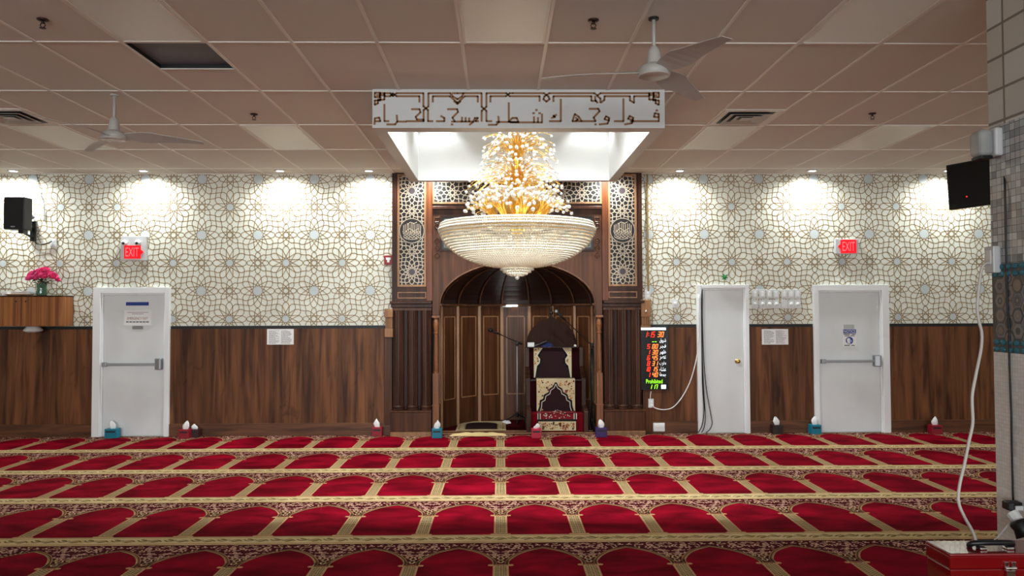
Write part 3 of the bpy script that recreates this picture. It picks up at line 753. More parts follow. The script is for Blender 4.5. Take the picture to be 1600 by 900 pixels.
for k in range(14):
    u = x0+.07+k*.142
    st += [[(u, zt), (u+.10, zt), (u+.10, zt-.10), (u+.03, zt-.10), (u+.03, zt-.05), (u+.07, zt-.05)], [(u-.02, zt-.14), (u-.02, zt-.02)], [(u+.12, zt), (u+.12, zt-.24), (u+.02, zt-.24), (u+.02, zt-.17), (u+.08, zt-.17)]]
mb.strips(st, .011, lambda u, v: (u, YF+.020, v), 2)
rect = [(x0+.03, z0+.03), (x1-.03, z0+.03), (x1-.03, z1-.03), (x0+.03, z1-.03), (x0+.03, z0+.03)]
mb.strips([rect], .006, lambda u, v: (u, YF+.020, v), 2)
mb.build('inscription_panel', [mat('inscription_black', (30, 32, 32), .4), M['walnut_dark'], mat('inscription_grey', (150, 146, 138), .5)], sp, label='black panel with grey square lettering')
for s in (-1, 1):
    for k, py in enumerate((343, 353, 376, 387.5, 399)):
        x, z = MX+s*1.125, ZM(py); mb = MB()
        rr = .040
        if k == 1: q = [(x+rr*.8*math.cos(i*PI/8), z+rr*.8*math.sin(i*PI/8)) for i in range(17)]
        elif k == 0: q = [(x-.03, z-.03), (x+.03, z-.03), (x+.03, z+.03), (x-.03, z+.03), (x-.03, z-.03)]
        else: q = [(x+rr, z), (x, z+rr), (x-rr, z), (x, z-rr), (x+rr, z)]
        mb.tube([(u, YF+.026, v) for u, v in q], .008, 6); mb.ball((x, YF+.027, z), .009)
        mb.build('carved_ornament', M['oak'], sp)
# the niche itself: straight panels and a ribbed half dome
PP = [(-1.10, 10.74), (-1.11, 11.18), (-.89, 11.58), (-.57, 11.94), (-.217, 12.11), (.217, 12.11), (.57, 11.94), (.89, 11.58), (1.11, 11.18), (1.10, 10.74)]
PP = [(MX+x, y) for x, y in PP]
ZS = 1.83; Cn = (MX, 10.74)
for (xa, ya), (xb, yb) in zip(PP[:-1], PP[1:]):
    L = math.hypot(xb-xa, yb-ya); ux, uy = (xb-xa)/L, (yb-ya)/L
    nx, ny = uy, -ux                      # towards the room
    W = lambda u, n, z: (xa+ux*u+nx*n, ya+uy*u+ny*n, z)
    def slab(mb, u0, u1, n0, n1, z0, z1):
        mb.add([W(u0, n0, z0), W(u1, n0, z0), W(u1, n1, z0), W(u0, n1, z0), W(u0, n0, z1), W(u1, n0, z1), W(u1, n1, z1), W(u0, n1, z1)], [(0, 1, 2, 3), (7, 6, 5, 4), (0, 4, 5, 1), (1, 5, 6, 2), (2, 6, 7, 3), (3, 7, 4, 0)])
    mb = MB(); slab(mb, 0, L, -.03, 0, 0, ZS); pn = mb.build('niche_panel', M['oak'], mh)
    mb = MB(); a, b = .16*L, .84*L; t_ = .016
    for q in ((a, a+t_, .42, ZS-.17), (b-t_, b, .42, ZS-.17), (a, b, .42, .42+t_), (a, b, ZS-.17-t_, ZS-.17)): slab(mb, q[0], q[1], 0, .008, q[2], q[3])
    mb.build('panel_moulding', M['trim'], pn)
for x, y in PP[1:-1]:
    dx, dy = MX-x, 10.9-y; L = math.hypot(dx, dy)
    MB().box(x-.026, x+.026, y-.022, y+.02, 0, ZS).build('mullion', M['trim'], mh, bevel=.004)
b2 = b_+zs-ZS
mb = MB(); NT = 12; vs = []
for (x, y) in PP:
    for k in range(NT+1):
        t = PI/2*k/NT; vs.append((Cn[0]+(x-Cn[0])*math.cos(t), Cn[1]+(y-Cn[1])*math.cos(t), ZS+b2*math.sin(t)))
mb.add(vs, [(i*(NT+1)+k, i*(NT+1)+k+1, (i+1)*(NT+1)+k+1, (i+1)*(NT+1)+k) for i in range(len(PP)-1) for k in range(NT)])
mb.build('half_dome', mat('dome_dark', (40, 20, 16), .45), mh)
for i, (x, y) in enumerate(PP[1:-1]):
    MB().tube([(Cn[0]+(x-Cn[0])*math.cos(t)*.985, Cn[1]+(y-Cn[1])*math.cos(t)*.985, ZS+b2*math.sin(t)*.985) for t in [PI/2*k/NT*.95 for k in range(NT+1)]], .013, 6).build('dome_rib', M['rib'], mh, smooth=True)
MB().tube([(x+(MX-x)*.02, y+(11.2-y)*.02, ZS) for x, y in PP], .018, 8).build('springing_rail', M['rib'], mh)
mb = MB(); mb.hprism([(PP[0][0], 10.70)]+PP+[(PP[-1][0], 10.70)], .0, .018); mb.build('niche_floor', M['maroon'], mh)
for y in (10.735, 10.93):
    MB().box(MX-1.09, MX+1.09, y-.025, y+.025, .018, .032).build('threshold', M['trim'], mh)
# slim lamp at the top of the back panel
t = thing('niche_lamp', at(797, 479, 12.05), 'slim white lamp at the top of the middle niche panel', 'lamp')
p = ORG[t.name]
MB().box(p.x-.12, p.x+.02, p.y-.01, p.y+.05, p.z-.012, p.z+.012).build('housing', M['white'], t, bevel=.004)
MB().box(p.x-.06, p.x+.12, p.y-.03, p.y+.04, p.z+.0, p.z+.028).build('light_bar', mat('niche_glow', (255, 255, 255), .4, emit=(255, 255, 250), estr=5), t, bevel=.006)

# ------------------------------------------------------------------ pulpit chair (minbar) in the niche
YS0, YS1, YS2 = 10.80, 11.06, 11.36        # step front, seat front, backrest front
zst, zse, zbk = at(868, 645, 10.9).z, at(868, 594, YS1).z, at(868, 543, YS2).z
xL, xR = at(826, 600, YS0).x, at(915, 600, YS0).x
mn = thing('minbar', ((xL+xR)/2, YS0, .018), 'dark wooden pulpit chair with a domed backboard and maroon velvet', 'pulpit')
for x in (xL, xR):
    prof = [(YS0-.05, .018), (YS0-.05, zst+.03), (YS0+.02, zst+.07), (YS1-.02, zst+.09), (YS1-.02, zse+.03), (YS1+.10, zse+.10), (YS2-.02, zse+.18), (YS2-.02, zbk), (YS2+.10, zbk+.02), (YS2+.10, .018)]
    mb = MB(); n = len(prof)
    vs = [(x-.032, y, z) for y, z in prof]+[(x+.032, y, z) for y, z in prof]
    mb.add(vs, [tuple(range(n)), tuple(range(2*n-1, n-1, -1))]+[(i, i+n, (i+1) % n+n, (i+1) % n) for i in range(n)])
    mb.build('side_panel', M['walnut'], mn, bevel=.006)
MB().box(xL+.032, xR-.032, YS0, YS1, .018, zst).build('step', M['velvet_red'], mn, bevel=.012)
sx0, sx1 = xL+.032, xR-.032
MB().box(sx0, sx1, YS1, YS2+.08, .018, zse).build('seat', M['velvet'], mn, bevel=.012)
MB().box(sx0-.01, sx1+.01, YS1-.025, YS1+.03, zse-.012, zse+.012).build('seat_edge', M['walnut_dark'], mn, bevel=.005)
MB().box(sx0, sx1, YS2, YS2+.06, zse, zbk).build('backrest', M['velvet'], mn, bevel=.012)
bl, br_ = at(822.5, 536, YS2).x, at(901.5, 541, YS2).x; cx = (bl+br_)/2; hw = (br_-bl)/2; zb0, zb1 = zbk+.0, at(861, 494, YS2).z
H = zb1-zb0
half = [(1.0, 0), (1.0, .10), (.985, .22), (.93, .38), (.83, .54), (.68, .68), (.48, .80), (.28, .875), (.14, .925), (.06, .965), (0, 1)]
MB().prism([(cx-hw*u, zb0+H*v) for u, v in half]+[(cx+hw*u, zb0+H*v) for u, v in reversed(half[:-1])], YS2+.05, YS2+.10).build('domed_backboard', mat('backboard_brown', (54, 33, 27), .7, spec=.1, noise=((40, 25, 21), (20, 20, 1.5), 4, .3, .7)), mn, bevel=.008)
zf = at(858, 475, YS2).z
MB().lathe([(.022, 0), (.03, .02), (.018, .035), (.026, .06), (.032, .08), (.02, .105), (.014, .12), (.022, .135), (.018, .155), (.0, zf-zb1+.03)], (cx, YS2+.075, zb1-.03), 16).build('finial', M['walnut_dark'], mn, smooth=True)
MB().ball((at(899, 540.5, YS2).x, YS2+.03, at(899, 540.5, YS2).z), .022, hi=True).build('side_knob', mat('knob_ivory', (226, 220, 212), .3), mn, smooth=True)
MB().box(cx-hw*.98, cx+hw*.98, YS2-.10, YS2+.06, zbk, zbk+.014).build('book_ledge', M['walnut_dark'], mn, bevel=.004)
# prayer rugs draped over it
RG = [mat('rug_ivory', (204, 188, 150), .9), mat('rug_black', (22, 17, 18), .9), mat('rug_white', (214, 206, 190), .9), mat('rug_maroon', (34, 3, 8), .9), mat('rug_rust', (160, 66, 40), .9), mat('rug_gold', (190, 150, 80), .9), mat('rug_crimson', (120, 12, 28), .9)]
def motifs(mb, x0, x1, z0, z1, y, inside, n, rnd, mis=(4, 5, 5, 4, 1, 6)):
    for _ in range(n):
        u, v = rnd.uniform(x0+.012, x1-.012), rnd.uniform(z0+.012, z1-.012)
        if inside(u, v): continue
        k = rnd.choice(mis); rr = rnd.uniform(.009, .020); a0 = rnd.uniform(0, 6)
        mb.poly([(u+rr*(1 if i % 2 else .5)*math.cos(a0+i*PI/4), y, v+rr*(1 if i % 2 else .5)*math.sin(a0+i*PI/4)) for i in range(8)], k)
rnd = random.Random(5)
def inpoly(u, v, P):
    c = False
    for i in range(len(P)):
        (a, b), (d, e) = P[i-1], P[i]
        if (b > v) != (e > v) and u < (d-a)*(v-b)/(e-b)+a: c = not c
    return c
# lower rug
y = YS1-.034
lx0, lx1 = at(838.5, 620, y).x, at(898.5, 620, y).x; lc = (lx0+lx1)/2; lw = lx1-lx0; lz0, lz1 = zst+.012, zse+.016
mb = MB(); mb.box(lx0, lx1, y, y+.006, lz0, lz1, 0); mb.box(lx0, lx1, y, YS1+.12, lz1, lz1+.006, 0)
sc = (lz1-lz0)/(735-518.)
hf = [(0, 545), (12, 572), (36, 588), (42, 612), (70, 628), (76, 656), (98, 668), (100, 702), (110, 735)]
P = [(lc-u*lw/250, lz1-(v-518)*sc) for u, v in reversed(hf)]+[(lc+u*lw/250, lz1-(v-518)*sc) for u, v in hf[1:]]
mb.poly([(u, y-.001, v) for u, v in P], 3); mb.strips([P], .034, lambda u, v: (u, y-.002, v), 1); mb.strips([[(lc+(u-lc)*.93, v-.012) for u, v in P]], .010, lambda u, v: (u, y-.003, v), 2)
motifs(mb, lx0, lx1, lz0, lz1, y-.0015, lambda u, v: inpoly(u, v, [(lc+(a-lc)*1.1, b+.02) for a, b in P]), 190, rnd)
y3 = YS0-.008
mb.box(lx0+.0, lx1, y3, y, lz0-.012, lz0-.004, 6); mb.box(lx0, lx1, y3, y3+.006, .045, lz0-.004, 6)
zz1 = lz0-.004; zt_ = at(868, 655, YS0).z
mb.poly([(lx0, y3-.001, .045), (lx1, y3-.001, .045), (lx1, y3-.001, zt_), (lx0, y3-.001, zt_)], 1)
mb.poly([(lx0+.012, y3-.002, .05), (lx1-.012, y3-.002, .05), (lx1-.012, y3-.002, zt_-.03), (lx0+.012, y3-.002, zt_-.03)], 0)
motifs(mb, lx0+.02, lx1-.02, .05, zt_-.035, y3-.003, lambda u, v: False, 90, rnd)
for sgn in (-1, 1):
    e = lc+sgn*lw*.46; mb.poly([(e-.022, y3-.003, zt_), (e+.022, y3-.003, zt_), (e+.022, y3-.003, zz1), (e-.022, y3-.003, zz1)], 2); mb.poly([(e-.010, y3-.004, zt_), (e+.010, y3-.004, zt_), (e+.010, y3-.004, zz1), (e-.010, y3-.004, zz1)], 1)
for k in range(44):
    u = lc+rnd.uniform(-.19, .19); v = zt_+.012+rnd.uniform(0, 1)*(.13-.35*abs(u-lc)); r_ = rnd.uniform(.005, .011)
    mb.poly([(u+r_*math.cos(i*PI/3), y3-.0025, v+r_*.7*math.sin(i*PI/3)) for i in range(6)], 2)
tag(mb.build('prayer_rug', RG), 'ivory floral rug with a pointed cusped arch hung over the pulpit seat and step', 'rug', 'rugs draped on the pulpit')
y = YS2-.012
lx0, lx1 = at(834, 560, y).x, at(893, 560, y).x; lc = (lx0+lx1)/2; lw = lx1-lx0; lz0, lz1 = zse+.014, zbk-.004
mb = MB(); mb.box(lx0, lx1, y, y+.006, lz0, lz1, 0); sc = (lz1-lz0)/200.
hf = [(58, 300), (76, 330), (88, 352), (72, 376), (74, 400), (92, 424), (98, 460), (104, 500)]
P = [(lc-u*lw/240, lz1-(v-300)*sc) for u, v in reversed(hf)]+[(lc+u*lw/240, lz1-(v-300)*sc) for u, v in hf]
mb.poly([(u, y-.001, v) for u, v in P], 3)
for Q in (P[:8], P[8:]):
    mb.strips([Q], .034, lambda u, v: (u, y-.002, v), 1); mb.strips([[(lc+(u-lc)*1.13, v) for u, v in Q]], .010, lambda u, v: (u, y-.003, v), 2)
motifs(mb, lx0, lx1, lz0, lz1, y-.0015, lambda u, v: inpoly(u, v, [(lc+(a-lc)*1.2, b) for a, b in P]), 150, rnd)
tag(mb.build('prayer_rug', RG), 'maroon centred rug with ivory floral edges hung on the pulpit backrest', 'rug', 'rugs draped on the pulpit')
# things lying on the ledge
zl_ = zbk+.0145; yl = YS2-.04
p = at(829.5, 536, yl); MB().box(p.x-.05, p.x+.05, yl-.04, yl+.03, zl_, zl_+.065).build('box', M['white'], bevel=.004)
tag(bpy.data.objects['box'], 'small white box lying on the pulpit ledge', 'box')
p = at(855, 538, yl); mb = MB()
n = 10
for j in range(7):
    for i in range(n+1):
        u = i/n; v = j/6
        hgt = .062*math.sin(PI*min(1, max(0, u)))**.5*math.sin(PI*v)**.5+.008*math.sin(u*17+v*5)
        mb.v.append((p.x-.10+.20*u, yl-.05+.09*v, zl_+max(0, hgt)))
for j in range(6):
    for i in range(n): mb.f.append((j*(n+1)+i, j*(n+1)+i+1, (j+1)*(n+1)+i+1, (j+1)*(n+1)+i)); mb.m.append(0)
o = mb.build('folded_cloth', mat('cloth_navy', (26, 36, 84), .85), smooth=True); tag(o, 'crumpled dark blue cloth on the pulpit ledge', 'cloth')
p = at(842, 537, yl); mb = MB(); mb.box(-.10, .10, -.06, .06, 0, .012)
mb.xform(Matrix.Translation((p.x+.02, yl-.03, zl_+.045)) @ Matrix.Rotation(R_(-22), 4, 'Y'))
o = mb.build('tablet', M['satin_black'], bevel=.003); tag(o, 'thin black tablet leaning between the white box and the blue cloth', 'tablet')

# ------------------------------------------------------------------ microphone stands
def mic_stand(label, base, ztop, mic, tail, silver):
    t = thing('microphone_stand', base, label, 'microphone stand')
    x, y, z = base; m = M['silver'] if silver else M['satin_black']
    zb = z+.14
    for k in range(3):
        a = k*2*PI/3+.5; MB().tube([(x, y, zb), (x+.24*math.cos(a), y+.24*math.sin(a)*.8, z+.012)], .009, 6).build('leg', M['satin_black'], t)
    MB().lathe([(.0, -.05), (.024, -.05), (.026, 0), (.018, .03), (0, .03)], (x, y, zb), 12).build('leg_hub', M['satin_black'], t)
    MB().tube([(x, y, z+.03), (x, y, ztop)], .010 if not silver else .0085, 10).build('pole', m, t, smooth=True)
    c = Vector((x, y, ztop)); mic = Vector(mic); tail = Vector(tail); dirv = (mic-tail).normalized()
    MB().tube([c+Vector((0, 0, -.05)), c+Vector((0, 0, .02))], .022, 10).tube([c-Vector((0, .03, 0)), c+Vector((0, .03, 0))], .018, 10).build('clutch', M['black'], t)
    MB().tube([tail, mic], .0075, 8).tube([tail, tail+dirv*.07], .016, 8).build('boom', M['satin_black'], t)
    mb = MB(); mb.tube([mic-dirv*.05, mic+dirv*.10], [.012, .017], 12); mb.build('microphone', M['black'], t, smooth=True)
    mb = MB(); mb.ball(mic+dirv*.125, .034, hi=True); mb.build('windscreen' if silver else 'microphone_head', M['black'] if silver else M['steel'], t, smooth=True)
    return t
b = atz(808, 657, .018); b.y = min(b.y, 11.75)
p1 = at(808, 535.5, b.y)
mic_stand('silver pole microphone stand left of the pulpit chair', (at(808, 600, b.y).x, b.y, .018), p1.z, at(778, 521, b.y-.05), at(816, 538, b.y+.02), True)
yb = 11.0; b = at(925, 600, yb); p1 = at(925, 538, yb)
mic_stand('black boom microphone stand reaching over the right of the pulpit chair', (b.x, yb, .018), p1.z, at(879, 496, yb-.08), at(945, 559, yb+.03), False)
for k, (xa, lb) in enumerate(((921.5, 'black cable hanging from the right boom stand, nearest the pulpit'), (928.5, 'black cable hanging from the right boom stand, nearest the turned post'))):
    q = [at(xa+(925-xa)*.6, 545, yb-.03), at(xa, 575, yb-.04), at(xa+1, 620, yb-.03), at(xa-1, 655, yb-.04), at(xa+2, 672, yb-.06)]
    q[-1].z = .03
    o = MB().tube(spline(q, 6), .008, 6).build('cable', M['black'], smooth=True); tag(o, lb, 'cable')

# rug, cloth and scraps on the niche floor
mb = MB(); zr = .0345
ry0, ry1 = 10.98, 11.86; xc = at(752, 668, 11.2).x
def rq(u0, u1, v0, v1, z, mi): mb.poly([(u0, v0, z), (u1, v0, z), (u1, v1, z), (u0, v1, z)], mi)
mb.box(xc-.36, xc+.36, ry0, ry1, .018, zr, 0); rq(xc-.33, xc+.33, ry0+.03, ry1-.03, zr+.0006, 5); rq(xc-.31, xc+.31, ry0+.05, ry1-.05, zr+.001, 0)
P = [(-.24, .06), (-.24, .55)]+[(-.24*math.cos(k*PI/10), .55+.20*math.sin(k*PI/10)) for k in range(1, 10)]+[(.24, .55), (.24, .06)]
mb.poly([(xc+u, ry0+v, zr+.0015) for u, v in P], 3); mb.strips([[(xc+u, ry0+v) for u, v in P+P[:1]]], .016, lambda u, v: (u, v, zr+.002), 5)
tag(mb.build('prayer_rug', RG), 'small prayer rug with a dark red arch lying on the niche floor', 'rug')
def heap(name, m, cx, cy, cz, lx, ly, h, seed, label, cat):
    rr = random.Random(seed); mb = MB(); n, k = 22, 7
    for j in range(k+1):
        for i in range(n+1):
            u, v = i/n, j/k
            e = (math.sin(PI*u)*math.sin(PI*v))**.4
            mb.v.append((cx-lx/2+lx*u+rr.uniform(-.008, .008), cy-ly/2+ly*v+.02*math.sin(u*9), cz+.002+e*h*(.45+.55*abs(math.sin(u*13+v*4+seed)))))
    for j in range(k):
        for i in range(n): mb.f.append((j*(n+1)+i, j*(n+1)+i+1, (j+1)*(n+1)+i+1, (j+1)*(n+1)+i)); mb.m.append(0)
    o = mb.build(name, m, smooth=True); return tag(o, label, cat)
p = atz(747, 681, .02)
heap('bunched_cloth', mat('cloth_cream', (212, 186, 132), .9), p.x, 10.60, .0165, .78, .10, .05, 2, 'bunched cream cloth along the front edge of the niche floor', 'cloth')
p = atz(791, 660, .02)
heap('crumpled_paper', M['papersheet'], p.x, 11.72, .019, .14, .12, .05, 4, 'crumpled white paper on the niche floor behind the silver stand', 'paper')

# ------------------------------------------------------------------ chandelier
HX, HY = .180, 8.0
CZ_ = lambda py: at(808, py, HY).z
ch = thing('chandelier', (HX, HY, CZ_(360)), 'large gold chandelier with crystal sprays above a beaded crystal bowl', 'chandelier')
k_ = HY/FPX/3.75     # metres per crop pixel (crop is 3.75 per photo pixel)
zr_ = CZ_(200+600/3.75)
prof = [(457, 0), (446, 32), (430, 62), (407, 90), (378, 116), (345, 140), (305, 162), (262, 180), (215, 195), (165, 206), (110, 213)]
PRF = [tuple(p)[:2] for p in spline([(a, b, 0) for a, b in prof], 12)]
# bead rings at an even pitch down the bowl
rings = []; acc = 0; last = None; pitch = 17.6
for p in PRF:
    if last is not None: acc += math.hypot(p[0]-last[0], p[1]-last[1])
    if last is None or acc >= pitch: rings.append(p); acc = 0
    last = p
BR = .0146
def ring(name, R, z, rad, m, sp=1.72, squash=1.0, ph=0):
    n = max(8, int(2*PI*R/(rad*sp))); mb = MB()
    for i in range(n):
        a = 2*PI*(i+ph)/n; mb.ball((HX+R*math.cos(a), HY+R*math.sin(a), z), rad, sq=(1, 1, squash))
    return mb.build(name, m, ch, smooth=True)
M['bead'] = mat('bead_crystal', (250, 246, 232), .1, trans=.4, ior=1.5, spec=.8)
for i, (r, dz) in enumerate(rings): ring('bead_ring', r*k_, zr_-dz*k_, BR, M['bead'], ph=.5*(i % 2))
for i, up_ in enumerate((18, 36)): ring('rim_bead_ring', (457-6*up_/18)*k_, zr_+up_*k_*.9, BR*.9, M['bead'], ph=.5*(i % 2))
for a, b in ((458, 6), (452, 30), (446, 46)):
    MB().tube([(HX+(a-8)*k_*math.cos(i*PI/36), HY+(a-8)*k_*math.sin(i*PI/36), zr_+(24-b)*k_) for i in range(72)], .007, 6, closed=True).build('gold_rim', M['gold'], ch, smooth=True)
# gold ribs that carry the rings, inner mirror dish and the lamps in the bowl
for q in range(24):
    a = q*PI/12; MB().tube([(HX+(r-12)*k_*math.cos(a), HY+(r-12)*k_*math.sin(a), zr_-(dz-8)*k_) for r, dz in PRF[::10]], .004, 5).build('bowl_rib', M['gold'], ch)
cup = [(96, 214), (92, 230), (76, 244), (56, 256), (34, 264)]
for i, (r, dz) in enumerate(cup): ring('cup_bead_ring', r*k_, zr_-dz*k_, BR, M['bead'], ph=.5*(i % 2))
MB().ball((HX, HY, zr_-278*k_), .022, hi=True).tube([(HX, HY, zr_-264*k_), (HX, HY, zr_-205*k_)], .004, 6).build('drop_ball', M['crystal'], ch, smooth=True)
for q in range(6):
    a = q*PI/3+.2; x, y, z = HX+.24*math.cos(a), HY+.24*math.sin(a), zr_-.12
    b = MB().lathe([(0, .05), (.016, .045), (.022, .02), (.018, -.01), (.010, -.02), (0, -.02)], (x, y, z), 10).build('bulb', M['bulb'], ch, smooth=True)
    MB().lathe([(.012, -.02), (.014, -.07), (0, -.07)], (x, y, z), 10).build('bulb_socket', M['gold'], ch)
for q in range(4):
    a = q*PI/2+.5; lamp('bowl_lamp', 'POINT', (HX+.35*math.cos(a), HY+.35*math.sin(a), zr_-.03), CHAND_W, (1, .87, .66), ch, shadow_soft_size=.06)
# central gold stem
MB().lathe([(.010, 4.28-CZ_(360)), (.012, .52), (.016, .44), (.012, .40), (.014, .30), (.03, .24), (.045, .20), (.075, .05), (.085, .0), (.03, -.06), (.02, -.25), (.0, -.26)], (HX, HY, CZ_(360)), 20).build('centre_stem', M['gold'], ch, smooth=True)
MB().lathe([(.0, .02), (.08, .02), (.085, .0), (.07, -.03), (.015, -.05)], (HX, HY, 4.28), 24).build('ceiling_rose', M['gold'], ch, smooth=True)
rs = random.Random(11)
BALLS = []
# every wire ends in a ball: the hundred nearest ones are parts, the rest one piece
def spray(base, axis, n, L, spread, droop, r0=.02, br=.0178, lo=.62):
    """a dandelion of thin gold wires fanning out from a cup, each ending in a crystal ball"""
    base = Vector(base); axis = Vector(axis).normalized(); a1 = axis.orthogonal().normalized(); a2 = axis.cross(a1); st = MB()
    c1 = math.cos(spread)
    for i in range(n):
        th = i*2.39996+rs.uniform(-.12, .12); cz = 1-(1-c1)*(i+.5)/n; sz = math.sqrt(max(0, 1-cz*cz)); d = a1*math.cos(th)+a2*math.sin(th)
        l = L*rs.uniform(lo, 1.0)*(1.0-.10*cz); g = axis*cz+d*sz; out_ = d*sz
        p0 = base+d*r0*(.3+.7*sz); p1 = base+axis*l*.42*(.35+.65*cz)+g*l*.12+out_*l*.10; p3 = base+g*l-Vector((0, 0, droop*sz*sz)); p2 = (p1+p3)/2+axis*l*.10*sz+Vector((0, 0, droop*.55*sz))
        st.tube(spline([p0, p1, p2, p3], 4), .0027, 5); BALLS.append((p3-Vector((0, 0, br*.7)), br*rs.uniform(.85, 1.1)))
        if i % 3 == 0: BALLS.append((p2-Vector((0, 0, br*.8)), br*.8))
    return st.build('spray', M['gold'], ch, smooth=True)
up = (0, 0, 1)
def spray_cup(z, k): MB().lathe([(.012, .10*k), (.05*k, .085*k), (.030*k, .02*k), (.034*k, 0), (.055*k, -.012*k), (.02*k, -.05*k), (.034*k, -.07*k), (.012, -.10*k)], (HX, HY, z), 20).build('spray_cup', M['gold'], ch, smooth=True)
spray((HX, HY, CZ_(248)), up, 130, .50, R_(88), .05, r0=.05); spray_cup(CZ_(258), 1.0)
spray((HX, HY, CZ_(299)), up, 180, .555, R_(94), .07, r0=.06); spray_cup(CZ_(302), 1.5)
for q in range(8):
    a = q*2*PI/8+.2; c, s_ = math.cos(a), math.sin(a)
    spray((HX+.19*c, HY+.19*s_, zr_+.07), (c*.80, s_*.80, 1), 30, .50, R_(32), .09, r0=.03, br=.019, lo=.72)
for q in range(8):
    a = q*2*PI/8+.55; c, s_ = math.cos(a), math.sin(a)
    spray((HX+.12*c, HY+.12*s_, zr_+.13), (c*.62, s_*.62, 1), 18, .42, R_(34), .06, r0=.025, br=.018, lo=.7)
# the short beaded skirt inside the rim
for i in range(2): ring('inner_bead_ring', (.30-.05*i), zr_+.03+.03*i, BR, M['bead'], ph=.5*(i % 2))

BALLS.sort(key=lambda b: b[0].y)
bm_ = MB().ball((0, 0, 0), 1, hi=True).build('crystal_ball', M['crystal'], ch, smooth=True); first = True
base_co = [tuple(v.co) for v in bm_.data.vertices]
for v in bm_.data.vertices: v.co = v.co+ORG[ch.name]
for c, r in BALLS[:100]:
    o = bm_ if first else bm_.copy()
    if not first: col.objects.link(o)
    first = False; o.location = c-ORG[ch.name]; o.scale = (r, r, r)
mb = MB()
for c, r in BALLS[100:]: mb.ball(c, r)
mb.build('crystal_balls', M['crystal'], ch, smooth=True, kind='stuff')

# ------------------------------------------------------------------ things on the front wall
YW = WALL-.024
def PX(px, Y=WALL, py=500): return at(px, py, Y).x
def PZ(py, Y=WALL, px=800): return at(px, py, Y).z
def wbox(mb, x0, x1, y0, y1, ya, yb, mi=0):     # pixel box on the wall between two depths
    a, b = at(x0, y1, ya), at(x1, y0, ya); return mb.box(a.x, b.x, ya, yb, a.z, b.z, mi)
M['exit_red'] = mat('exit_red', (120, 0, 8), .5, emit=(255, 4, 26), estr=1.0)
M['exit_pale'] = mat('exit_letters', (200, 60, 70), .5, emit=(255, 120, 124), estr=1.0)
M['sign_grey'] = mat('sign_housing', (204, 205, 206), .35)
def exit_sign(hx0, hx1, hy0, hy1, rx0, rx1, ry0, ry1, right, heads, label):
    yf = WALL-.075; a, b = at(hx0, hy1, yf), at(hx1, hy0, yf)
    t = thing('exit_sign', ((a.x+b.x)/2, WALL, a.z), label, 'exit sign', 'lit red exit signs')
    MB().box(a.x, b.x, yf+.012, WALL-.002, a.z, b.z).build('housing', M['sign_grey'], t, bevel=.006)
    c, d = at(rx0, ry1, yf), at(rx1, ry0, yf)
    MB().box(c.x, d.x, yf, yf+.014, c.z, d.z).build('red_face', M['exit_red'], t)
    w_, h_ = d.x-c.x, d.z-c.z
    text(t, 'lettering', 'EXIT', c.x+w_*.10, d.x-w_*.10, c.z+h_*.16, d.z-h_*.16, yf-.002, M['exit_pale'], label='EXIT in pale red letters')
    s = 1 if right else -1; ex = d.x+.004 if right else c.x-.004; zc = (c.z+d.z)/2
    MB().prism([(ex, zc+.035), (ex+s*.036, zc), (ex, zc-.035)], yf+.002, yf+.013).build('arrow', M['exit_red'], t)
    for hx, hy in heads:
        p = at(hx, hy, yf-.04); q = MB().lathe([(0, -.03), (.03, -.028), (.042, -.006), (.040, .012), (.02, .024), (0, .026)], (0, 0, 0), 18)
        q.xform(Matrix.Translation((p.x, yf-.02, p.z)) @ Matrix.Rotation(R_(70), 4, 'X')); hd = q.build('lamp_head', M['white'], t, smooth=True)
        MB().ball((p.x, yf-.048, p.z-.008), .02).build('lamp_lens', M['black'], hd, smooth=True)
exit_sign(187.5, 228, 369, 407, 193.5, 219.5, 383.5, 404, True, ((193, 379), (214, 379)), 'red exit sign with white lamp heads above the emergency exit door')
exit_sign(1306.5, 1342.5, 373, 396.5, 1314, 1338, 374.5, 395.5, False, (), 'red exit sign above the door with the blue notice')
# loudspeaker on its bracket
sy = 10.30; a, b = at(4, 358, sy), at(37, 307, sy)
t = thing('speaker', ((a.x+b.x)/2, WALL, a.z), 'black loudspeaker on a wall bracket above the wooden wall cabinet', 'speaker')
cb = MB().box(a.x, b.x, sy+.012, sy+.20, a.z, b.z).build('cabinet', M['black'], t, bevel=.012)
MB().box(a.x+.008, b.x-.008, sy, sy+.014, a.z+.008, b.z-.008).build('grille', mat('speaker_cloth', (26, 27, 27), .8, bump=(400, .3)), t, bevel=.006)
p = at(20, 354, sy); MB().box(p.x-.028, p.x+.028, sy-.004, sy+.002, p.z-.008, p.z+.008).build('badge', M['steel'], t, bevel=.002)
bx = at(53, 350, WALL).x; zb0, zb1 = PZ(376), PZ(345)
mb = MB().box(bx-.035, bx+.035, WALL-.03, WALL-.002, zb0, zb1)
mb.tube([(bx, WALL-.03, zb1-.10), (b.x-.06, sy+.20, zb1-.06)], .022, 8); mb.tube([(bx, WALL-.03, zb0+.05), (a.x+.20, sy+.12, a.z-.035)], .016, 8); mb.box(a.x+.17, a.x+.24, sy+.06, sy+.16, a.z-.05, a.z+.01)
mb.build('bracket', M['satin_black'], t, bevel=.004)
MB().add([(bx-.02, WALL-.02, zb1+.02), (bx+.03, WALL-.02, zb1+.05), (bx-.02, WALL-.02, zb1+.10), (bx-.02, WALL-.10, zb1+.02), (bx+.03, WALL-.10, zb1+.05), (bx-.02, WALL-.10, zb1+.10)], [(0, 1, 2), (5, 4, 3), (0, 3, 4, 1), (1, 4, 5, 2), (2, 5, 3, 0)]).build('hinge_plate', M['satin_black'], t)
